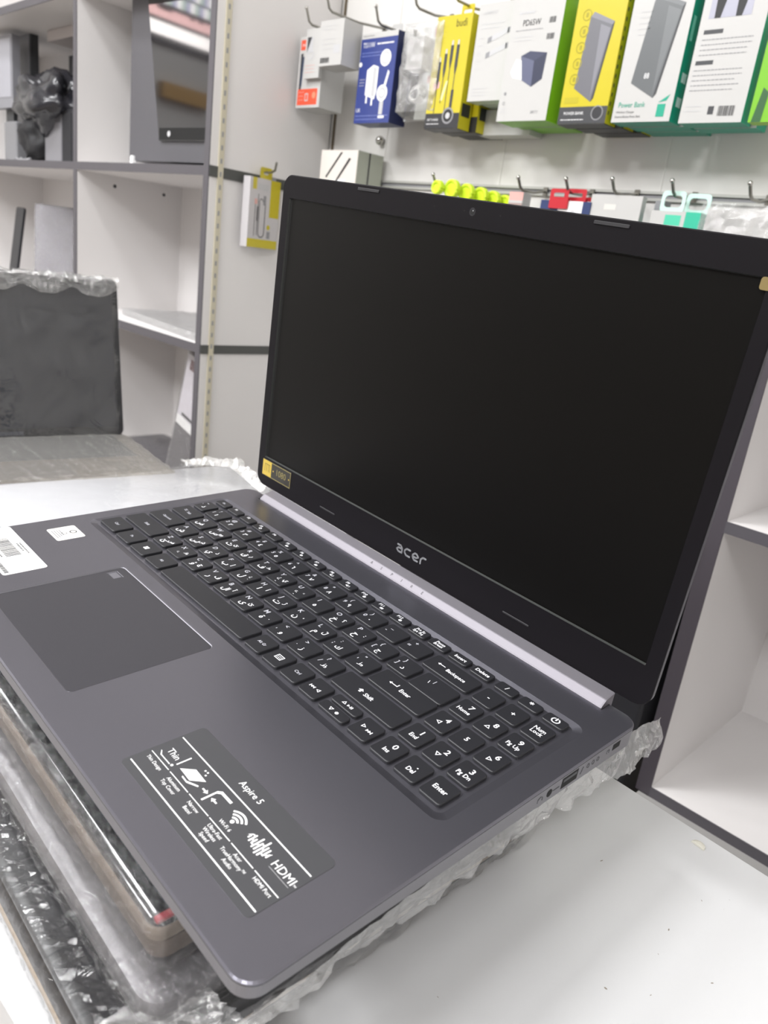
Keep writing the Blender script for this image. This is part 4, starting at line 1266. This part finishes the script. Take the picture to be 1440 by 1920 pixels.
# K lime blister at the right frame edge
P = Pack(-149, -70, 521, 700, 850, 20, M_LIME, mat('lime side', '9CCB4A', .4))
P.t('FAST', 22, 76, 12, mat('print deep green', '2B5A2E', .4)).p([(4, 0), (16, 0), (18, 34), (10, 40)], mat('print deep green', '2B5A2E', .4)).c(46, 40, 26, M_BOXW, r0=19).c(46, 40, 12, M_BOXW, r0=9)
P.p([(0, 150), (79, 110), (79, 179), (0, 179)], mat('pale green', 'B7DCA8', .4))
P.done('cable_box', 'bright lime green cable pack at the right end of the upper row')

# hooks
def hook(x, z, y0, label, up=16, bend=0):
    g = MB()
    g.box((x - 4, YB - 8, z - 9), (x + 4, YB - 5, z + 6), M_HOOK)
    g.tube([(x, YB - 6, z), (x + bend * .5, (y0 + YB) / 2, z - 8), (x + bend, y0 + 8, z - 9), (x + bend, y0, z - 5), (x + bend - 1, y0 - 8, z + up)], 2.3, M_HOOK, n=8)
    g.ball((x + bend - 1, y0 - 8, z + up), 3.4, M_CHROME)
    o = g.build('display_hook', None, smooth=True)
    tag(o, label, 'hook')
hk = [(-1040, 716, 826, 'steel hook above the orange and white box at the left end'),
      (-951, 722, 800, 'steel hook holding the small plain white box'),
      (-905 + 40, 706, 846, 'steel hook holding the dark blue charger box'),
      (-776, 724, 850, 'steel hook holding the clear charger pouch'),
      (-681, 724, 844, 'steel hook holding the yellow cable boxes'),
      (-585, 722, 846, 'steel hook holding the white cable boxes'),
      (-506, 728, 836, 'steel hook holding the cube charger box'),
      (-397, 735, 840, 'steel hook holding the yellow power bank boxes'),
      (-302, 735, 842, 'steel hook holding the teal power bank boxes'),
      (-200, 735, 842, 'steel hook holding the fine print teal boxes'),
      (-110, 735, 842, 'steel hook holding the lime green pack')]
for x, z, y0, lab in hk:
    hook(x, z, y0, lab)
lk = [(-690, 439, 860, 'steel hook of the lower row with the lime green coils'),
      (-505, 439, 862, 'steel hook of the lower row beside the small pink and white box'),
      (-414, 439, 862, 'steel hook of the lower row with the red and navy pack'),
      (-334, 441, 862, 'steel hook of the lower row with the plain white card'),
      (-240, 441, 862, 'steel hook of the lower row with the mint green box'),
      (-132, 441, 862, 'steel hook of the lower row with the clear bag')]
for x, z, y0, lab in lk:
    hook(x, z, y0, lab, up=8, bend=6)
g = MB().ball((-927, 943, 520), 9, M_CHROME, n=16).box((-931, 943, 516), (-923, 950, 524), M_HOOK)
tag(g.build('round_wall_fitting', smooth=True), 'small shiny chrome ball fitting on the wall below the dark blue box', 'wall fitting')

# lower row goods (tops visible above the laptop lid)
P = Pack(-1016, -905, 345, 489, 868, 70, mat('box cream', 'DDD6CF', .4), mat('box grey green', 'A9ADA0', .4))
P.p([(18, 94), (22, 92), (66, 140), (60, 140)], M_BLACK).p([(48, 84), (52, 82), (92, 128), (86, 130)], M_BLACK).r(50, 70, 80, 90, M_WHITE)
P.s(30, 0, 34, 144, M_GREYDK)
P.done('stylus_box', 'cream box with two black diagonal sticks pictured, left end of the lower row')
for k, (x, z, y) in enumerate(((-668, 428, 850), (-646, 428, 864), (-625, 424, 880), (-606, 421, 896), (-590, 418, 912), (-575, 414, 928))):
    g = MB()
    rr_ = 13 if k else 9
    for q in range(3):
        g.tube([(rr_ * math.cos(R(a)), -3 + 3 * q, rr_ * math.sin(R(a))) for a in range(0, 360, 20)], 3.2, mat('lime rubber', 'CDE82E', .45), n=8, closed=True)
    g.tube([(0, -4, 0), (0, 5, 0)], rr_ * .8, MATS['lime rubber'], n=16)
    o = g.build('coiled_cable', None, smooth=True); o.location = (x / 1000, y / 1000, (z - 2) / 1000)
    tag(o, ['lime green cable coil, leftmost and smallest of the row on the hook', 'lime green cable coil, frontmost big one on the hook', 'lime green cable coil second in the row going right', 'lime green cable coil third in the row going right', 'lime green cable coil fourth in the row, half hidden', 'lime green cable coil at the far right end of the row'][k], 'cable coil', 'lime green cable coils')
P = Pack(-522, -494, 330, 427, 868, 22, M_BOXW)
P.r(0, 0, 28, 80, mat('print mauve', '9F8A86', .4)).r(0, 84, 28, 97, M_PINK)
P.done('accessory_box', 'small pink and white box right of the lime green coils')
P = Pack(-456, -364, 280, 417, 866, 34, mat('box navy', '2C3A66', .4), mat('box navy', '2C3A66', .4))
P.r(34, 100, 78, 137, M_WHITE).c(62, 118, 6, M_LGREY)
P.done('accessory_box', 'navy blue pack with a white label in the lower row')
g = MB()
for (a, b, z0, z1, y) in ((-438, -404, 405, 434, 862), (-420, -380, 405, 436, 874), (-402, -360, 402, 426, 888), (-388, -352, 398, 418, 900)):
    g.holed([rr(a, z0, b, z1, 3, 3), rr(a + 7, z1 - 12, b - 7, z1 - 6, 2, 3)], 0, M_RED, Matrix(((1, 0, 0, 0), (0, 0, -1, y), (0, 1, 0, 0), (0, 0, 0, 1))))
    g.box((a, y + .5, z0), (b, y + 6, z1 - 14), M_RED)
tag(g.build('hang_card'), 'red hanging cards on the hook above the navy pack', 'card')
P = Pack(-366, -281, 290, 429, 868, 12, M_BOXW)
P.r(24, 118, 44, 126, mat('print faint', 'D2D0CB', .4))
P.done('accessory_box', 'plain white card pack in the lower row between red cards and mint box')
P = Pack(-277, -262, 380, 428, 900, 20, M_GREY)
P.done('accessory_box', 'narrow grey carton edge right of the plain white card pack')
g = MB()
def T2(y): return Matrix(((1, 0, 0, 0), (0, 0, -1, y), (0, 1, 0, 0), (0, 0, 0, 1)))
P = Pack(-262, -188, 280, 411, 866, 34, M_BOXW, M_TEAL)
P.r(22, 112, 46, 126, mat('mint print', '4FC3A1', .4)).r(52, 96, 74, 131, mat('teal mid', '35B394', .4))
b = P.done('charger_box', 'white and mint green box with loop handles in the lower row')
for x, y in ((28, 2), (56, 22)):
    g = MB(); g.holed([rr(x - 18, 129, x + 18, 158, 6, 3), rr(x - 13, 136, x + 13, 152, 5, 3)], 0, mat('mint clear', 'CBE8DF', .3), T2(y)); g.holed([rr(x - 18, 129, x + 18, 158, 6, 3), rr(x - 13, 136, x + 13, 152, 5, 3)], -1.2, MATS['mint clear'], T2(y)); g.build('hang_loop', b)
# clear bag
t = empty('clear_bag', 'crinkled clear plastic bag at the right end of the lower row', 'bag', Matrix.Translation((-0.135, 0.862, 0.29)))
rng = random.Random(17); nx, ny = 16, 14; vs = []; fs = []
for i in range(nx + 1):
    for j in range(ny + 1):
        vs.append((-52 + 116 * i / nx - (6 * (1 - j / ny)), rng.uniform(-4, 4) - 6 * math.sin(math.pi * i / nx), 134 * j / ny + rng.uniform(-1.5, 1.5) * (j < ny)))
for i in range(nx):
    for j in range(ny):
        k = i * (ny + 1) + j; fs.append((k, k + ny + 1, k + ny + 2, k + 1))
MB().add(vs, fs, BAG).build('bag_film', t)
MB().box((-46, 6, 4), (56, 20, 128), mat('bag content pale', 'CFCDCB', .5)).build('white_insert', t)

# yellow and white cable pack on the shelf side panel
Ms = Matrix(((0, 0, 1, 0), (1, 0, 0, 0), (0, 1, 0, 0), (0, 0, 0, 1)))
def side_pack():
    # local: box with the front facing +X; front face plane x=24
    t = empty('cable_box', 'yellow and white cable pack hanging on the white side panel left of the laptop screen', 'box', Matrix.Translation((-1.06, 0.728, 0.283)) @ Matrix.Rotation(R(12), 4, 'Z'))
    g = MB(); w, h = 92, 134
    g.box((-18, 0, 0), (0, w, h), mat('pack white', 'C4C1C3', .4))
    F = Ms @ Matrix.Translation((0, 0, .2))
    g.rect(0, 0, w, 17, 0, M_YEL, F); g.rect(8, 112, 20, 134, 0, M_YEL, F); g.rect(62, 62, w, 134, 0, M_YEL, F); g.disc(62, 42, 5, .1, M_YEL, F)
    g.rect(24, 112, 56, 124, .1, M_LGREY, F); g.rect(58, 20, 68, 34, .1, M_GREY, F); g.rect(42, 84, 50, 102, .1, M_GREY, F)
    for a, b, c_ in ((18, 22, 90), (26, 24, 104)):
        g.rect(a, b, a + 1.5, c_, .1, M_GREYDK, F)
    g.rect(24, 52, 28, 80, .15, M_GREYDK, F); g.rect(16, 84, 24, 94, .14, M_PINK, F)
    g.disc(40, 30, 10, .12, M_GREYDK, F, r0=8, a0=180, a1=360); g.rect(30, 30, 32, 90, .12, M_GREYDK, F); g.rect(48, 30, 50, 86, .12, M_GREYDK, F); g.disc(36, 90, 6, .12, M_GREYDK, F, r0=4.4, a0=0, a1=180)
    g.build('carton', t, keep=True)
    g = MB(); g.holed([rr(30, 132, 66, 156, 5, 3), rr(40, 142, 54, 148, 2.5, 3)], -2, M_YEL, Ms); g.holed([rr(30, 132, 66, 156, 5, 3), rr(40, 142, 54, 148, 2.5, 3)], -2.8, M_YEL, Ms)
    g.build('hang_tab', t)
side_pack()
g = MB(); g.tube([(-1089, 775, 432), (-1060, 775, 430), (-1042, 773, 434), (-1032, 768, 448)], 2.4, M_HOOK)
tag(g.build('display_hook', smooth=True), 'steel hook holding the yellow and white pack on the side panel', 'hook')
g = MB().box((-1089, 782, 414), (-1080, 806, 424), M_GREY)
tag(g.build('hook_holder'), 'small grey hook holder behind the yellow and white pack', 'holder')
# lime sticker beside the white cabinet's post
tag(MB().box((20, 596, 20), (25.5, 600, 42), mat('lime tag', 'C8E030', .5)).build('price_tag'), 'tiny yellow-green tag on the dark post right of the screen', 'tag')

# ------------------------------------------------------------------ things in the left shelving
Z2, Z1, Z0 = 423, 77, -282      # shelf tops
# all-in-one computer, upper right cell
t = empty('desktop_monitor', 'large all-in-one computer with dark reflecting screen in the upper right cell', 'monitor', Matrix.Translation((-1.33, 0.73, Z2 / 1000)) @ Matrix.Rotation(R(3), 4, 'Z'))
g = MB()
g.box((-215, 0, 16), (210, 45, 392), mat('monitor grey', '4F4E53', .45)); g.build('housing', t)
g = MB(); F = T2(-.6)
g.add([(-80, -2, 58), (205, -2, 58), (205, -2, 388), (-150, -2, 388), (-80, -6, 58), (205, -6, 58), (205, -6, 388), (-150, -6, 388)], [(0, 1, 2, 3), (7, 6, 5, 4), (0, 4, 5, 1), (1, 5, 6, 2), (2, 6, 7, 3), (3, 7, 4, 0)], mat('monitor glass', '141216', .05, coat=.3))
g.build('display_panel', t)
MB().box((-80, -7, 60), (205, -6.2, 84), M_DEEPBLACK).build('lower_bezel', t)
g = MB().box((-60, -20, 0), (80, 90, 6), M_GREYDK).box((-20, 45, 6), (40, 60, 60), M_GREYDK); g.build('stand', t)
g = MB().disc(-40, 72, 6, 0, M_LGREY, T2(-7.4)); g.build('maker_badge', t)
g = MB().bprism(-200, -8, -190, 6, 3, 0, 26, 2, M_WHITE)
g.build('webcam_cover', t)
# left cell, upper
def monitor(x, y, yaw, w, h, name_lab, body, scr, z0=70):
    t = empty('desktop_monitor', name_lab, 'monitor', Matrix.Translation((x / 1000, y / 1000, Z2 / 1000)) @ Matrix.Rotation(R(yaw), 4, 'Z'))
    MB().box((-w / 2, 0, z0), (w / 2, 22, z0 + h), body).build('housing', t)
    MB().box((-w / 2 + 10, -1.5, z0 + 28), (w / 2 - 10, 0, z0 + h - 10), scr).build('display_panel', t)
    MB().box((-25, 22, 4), (25, 34, z0 + 60), M_GREYDK).bprism(-80, -30, 80, 80, 20, 0, 6, 2, M_GREYDK).build('stand', t)
    return t
monitor(-2337, 775, 0, 150, 302, 'black monitor edge standing behind the light grey monitor, far left cell', M_GREYDK, mat('dim grey screen', '8F8F93', .3), z0=80)
monitor(-2322, 712, 3, 150, 190, 'light grey monitor turned to the left in the far left cell', mat('light grey plastic', '85858B', .4), mat('pale screen', 'A0A0A8', .3), z0=150)
t = empty('desktop_monitor', 'dark flat monitor leaning at the back of the far left cell', 'monitor', Matrix.Translation((-1.94, 0.80, Z2 / 1000)))
g = MB(); g.add([(-185, 30, 60), (200, 30, 60), (200, 30, 306), (-192, 30, 303), (-185, 60, 60), (200, 60, 60), (200, 60, 306), (-192, 60, 303)], [(3, 2, 1, 0), (4, 5, 6, 7), (0, 1, 5, 4), (1, 2, 6, 5), (2, 3, 7, 6), (3, 0, 4, 7)], M_GREYDK)
g.build('housing', t); MB().box((-60, 90, 0), (40, 100, 80), M_DARK).build('stand', t)
# bag of black cables
def blob(c, r, seed, amp, m, name, parent=None, sc=(1, 1, 1)):
    bm = bmesh.new(); bmesh.ops.create_icosphere(bm, subdivisions=4, radius=1)
    for v in bm.verts:
        p = v.co.copy(); h = noise.noise(p * 1.7 + Vector((seed, 0, 0))) * amp + abs(noise.noise(p * 5 + Vector((0, seed, 0)))) * amp * .6
        v.co = Vector((p.x * sc[0], p.y * sc[1], p.z * sc[2])) * r * (1 + h)
    for f in bm.faces: f.smooth = True
    bmesh.ops.scale(bm, vec=(.001,) * 3, verts=bm.verts)
    bmesh.ops.translate(bm, vec=Vector(c) * .001, verts=bm.verts)
    me = bpy.data.meshes.new(name); bm.to_mesh(me); bm.free(); me.materials.append(m)
    o = bpy.data.objects.new(name, me); COL.objects.link(o)
    if parent: o.parent = parent
    return o
o = blob((-2020, 730, 585), 80, 5, .5, mat('black plastic bag', '26262B', .22), 'plastic_bag', sc=(1.7, .8, .85))
tag(o, 'black shiny plastic bag lying over the computer parts in the far left cell', 'bag')
o = blob((-2100, 745, 492), 66, 9, .35, mat('black cloth', '17171B', .6), 'cable_bundle', sc=(1.05, .8, 1.02))
tag(o, 'bundle of black cables under the plastic bag, far left cell', 'cables')
o = blob((-1862, 760, 610), 22, 3, .3, mat('grey knob plastic', '6D6D70', .3), 'webcam', sc=(1, 1, 1))
tag(o, 'small grey rounded webcam beside the partition in the far left cell', 'webcam')
t = empty('desktop_speaker', 'grey desktop speaker box standing beside a black one in the far left cell', 'speaker', Matrix.Translation((-1.972, 0.715, Z2 / 1000)))
MB().bprism(-55, 0, 55, 90, 6, 0, 142, 3, mat('speaker grey', '77767B', .3)).build('cabinet', t)
g = MB().rect(-50, 104, 50, 138, .6, mat('speaker dark', '55555A', .4), T2(-.5)).disc(-8, 120, 8, .9, M_LGREY, T2(-.5)); g.build('control_panel', t)
t = empty('desktop_speaker', 'black desktop speaker box touching the partition in the far left cell', 'speaker', Matrix.Translation((-1.88, 0.715, Z2 / 1000)))
MB().bprism(-34, 0, 34, 90, 4, 0, 136, 3, M_DARK).build('cabinet', t)
MB().box((-28, -1.5, 8), (28, 0, 126), mat('speaker cloth', '1E1E22', .8)).build('grille', t)
g = MB().bprism(-2280, 700, -2190, 790, 6, Z2, Z2 + 110, 4, mat('grey box', '7D7D80', .5))
tag(g.build('computer_case'), 'small grey computer case under the light grey monitor', 'computer')
for k, (x, y) in enumerate(((-2128, 690), (-2085, 686), (-2160, 700))):
    g = MB(); g.tube([(x + 24 * math.cos(R(a)), y + 9 * math.sin(R(a)), Z2 + 6 + 3 * math.sin(R(2 * a + 40 * k))) for a in range(0, 360, 20)], 3.5, M_GREY if k < 2 else M_DARK, closed=True)
    tag(g.build('cable_loop', smooth=True), ['grey cable loop on the shelf in front of the black bundle', 'grey cable loop nearer the grey speaker', 'black cable loop in front of the grey computer case'][k], 'cable')
g = MB().box((-2154, 800, 775), (-1983, 938, 779), M_BOARD)
# hanging cover seen at the top of the far left cell
tag(MB().bprism(-2160, 780, -1985, 860, 4, 752, 779.5, 2, mat('pale grey cover', 'B5ADAB', .5)).build('white_carton'), 'pale carton pushed under the top shelf of the far left cell', 'box')
# left cell, middle row
g = MB(); Mx = Matrix.Translation((-2395 + 50, 730, Z1)) @ Matrix.Rotation(R(-8), 4, 'X')
g.bprism(0, 0, 60, 226, 10, -4, 4, 1, M_DARK, Mx @ Matrix.Rotation(R(90), 4, 'X') @ Matrix.Translation((-8, 0, 0)))
o = g.build('tablet'); tag(o, 'dark tablet leaning at the far left of the middle shelf', 'tablet')
def leaner(x, y, w, h, yaw, lean, lab, body, name='wrapped_laptop', zz=Z1, art=None, filmed=True, seed=1):
    M = Matrix.Translation((x, y, zz)) @ Matrix.Rotation(R(yaw), 4, 'Z') @ Matrix.Rotation(R(-lean), 4, 'X') @ Matrix.Rotation(R(90), 4, 'X')
    t = empty(name, lab, 'laptop', mmat(M))
    MB().bprism(0, 0, w, h, 8, -18, 0, 2, body).build('body', t)
    g = MB()
    if art: art(g)
    if g.v: g.build('label_sheet', t)
    if filmed:
        wrinkle('plastic_film', 0, 0, -18, w, h, 0, FILM, t, seed=seed, amp=1.2, step=16, amp_side=1.5, r=5)
    return t
def artA(g):
    g.rect(150, 6, 212, 240, 1, mat('sheet pale', 'D5D2D2', .4)); g.rect(162, 196, 206, 216, 1.6, M_GREY); g.rect(160, 60, 200, 66, 1.6, M_GREY)
leaner(-2075, 700, 215, 245, 62, 10, 'grey wrapped laptop with a white label sheet leaning against the partition, middle shelf', mat('grey silver', '87858A', .4, .3), art=artA, seed=41)
# right cell, middle row: wrapped laptop lying flat
t = empty('wrapped_laptop', 'pale wrapped laptop lying flat on the middle shelf of the right cell', 'laptop', Matrix.Translation((-1.56, 0.715, Z1 / 1000)) @ Matrix.Rotation(R(-6), 4, 'Z'))
MB().bprism(0, 0, 425, 215, 10, 1, 14, 3, mat('silver lid', 'B0AEB0', .35, .3)).build('body', t)
wrinkle('plastic_film', 0, 0, 1, 425, 215, 15, FILM_C, t, seed=44, amp=1.6, step=14, amp_side=2, r=4)
def artB(g):
    g.rect(8, 196, 60, 226, 1.2, mat('maroon', '5A3038', .4)); g.rect(8, 52, 200, 62, 1.2, M_GREYDK); g.rect(4, 4, 210, 240, .9, mat('sheet lilac', 'CFCBD2', .4))
# lower row: laptop leaning on the right side panel
M = Matrix.Translation((-1258, 930, Z0)) 
def lean_right(x_bot, x_top, y0, y1, z0, z1, lab, body, art=None, seed=1, film=FILM, dark=False):
    # a slab leaning on the side panel: its face looks towards -X and up; X goes from x_bot (foot) to x_top (head)
    L_ = math.hypot(x_top - x_bot, z1 - z0); a = math.atan2(z1 - z0, x_top - x_bot)
    M = Matrix.Translation((x_bot, y0, z0)) @ Matrix.Rotation(-a, 4, 'Y')
    t = empty('wrapped_laptop', lab, 'laptop', mmat(M))
    MB().bprism(0, 0, L_, y1 - y0, 8, -16, 0, 2, body).build('body', t)
    g = MB()
    if art: art(g, L_, y1 - y0)
    if g.v: g.build('label_sheet', t)
    wrinkle('plastic_film', 0, 0, -16, L_, y1 - y0, .5, film, t, seed=seed, amp=1.2, step=14, amp_side=1.5, r=4)
def artC(g, l, w):
    g.rect(l * .42, 8, l - 3, w - 8, 1.2, mat('sheet lilac', 'CFCBD2', .4)); g.rect(l * .87, 14, l * .96, 60, 1.5, mat('maroon', '5A3038', .4)); g.rect(l * .42, 8, l * .56, w - 8, 1.4, M_WHITE); g.rect(l * .57, 12, l * .60, w * .6, 1.6, M_GREYDK)
Mq = Matrix(((.966, .259, 0, -1293), (0, 0, -1, 700), (-.259, .966, 0, -250), (0, 0, 0, 1)))
t = empty('wrapped_laptop', 'wrapped laptop with a lilac sheet leaning at a slant in the lower right cell', 'laptop', mmat(Mq))
MB().bprism(0, 0, 106, 305, 6, -18, 0, 2, mat('lean grey', '6E6C70', .4)).build('body', t)
g = MB(); g.rect(4, 128, 102, 301, .5, mat('sheet lilac', 'CFCBD2', .4)); g.rect(18, 268, 70, 292, .8, mat('maroon', '5A3038', .4)); g.rect(4, 128, 102, 150, .8, M_WHITE); g.rect(22, 154, 100, 161, .8, M_GREYDK)
g.build('label_sheet', t)
wrinkle('plastic_film', 0, 0, -18, 106, 305, 1, FILM, t, seed=51, amp=1.2, step=12, amp_side=1.5, r=4)
t = empty('wrapped_laptop', 'dark grey wrapped laptop lying flat at the bottom of the lower right cell', 'laptop', Matrix.Translation((-1.62, 0.665, Z0 / 1000)))
MB().bprism(0, 0, 270, 215, 8, 1, 20, 3, mat('dark lid', '57545A', .35)).build('body', t)
wrinkle('plastic_film', 0, 0, 1, 270, 215, 21, FILM, t, seed=46, amp=1.6, step=14, amp_side=2, r=4)
t = empty('wrapped_laptop', 'thin grey wrapped laptop leaning on the side panel of the middle shelf, right cell', 'laptop', mmat(Matrix.Translation((-1150, 720, Z1)) @ Matrix.Rotation(-R(82), 4, 'Y')))
MB().bprism(0, 0, 240, 190, 8, -14, 0, 2, mat('pale silver', 'B9B7BC', .35, .3)).build('body', t)
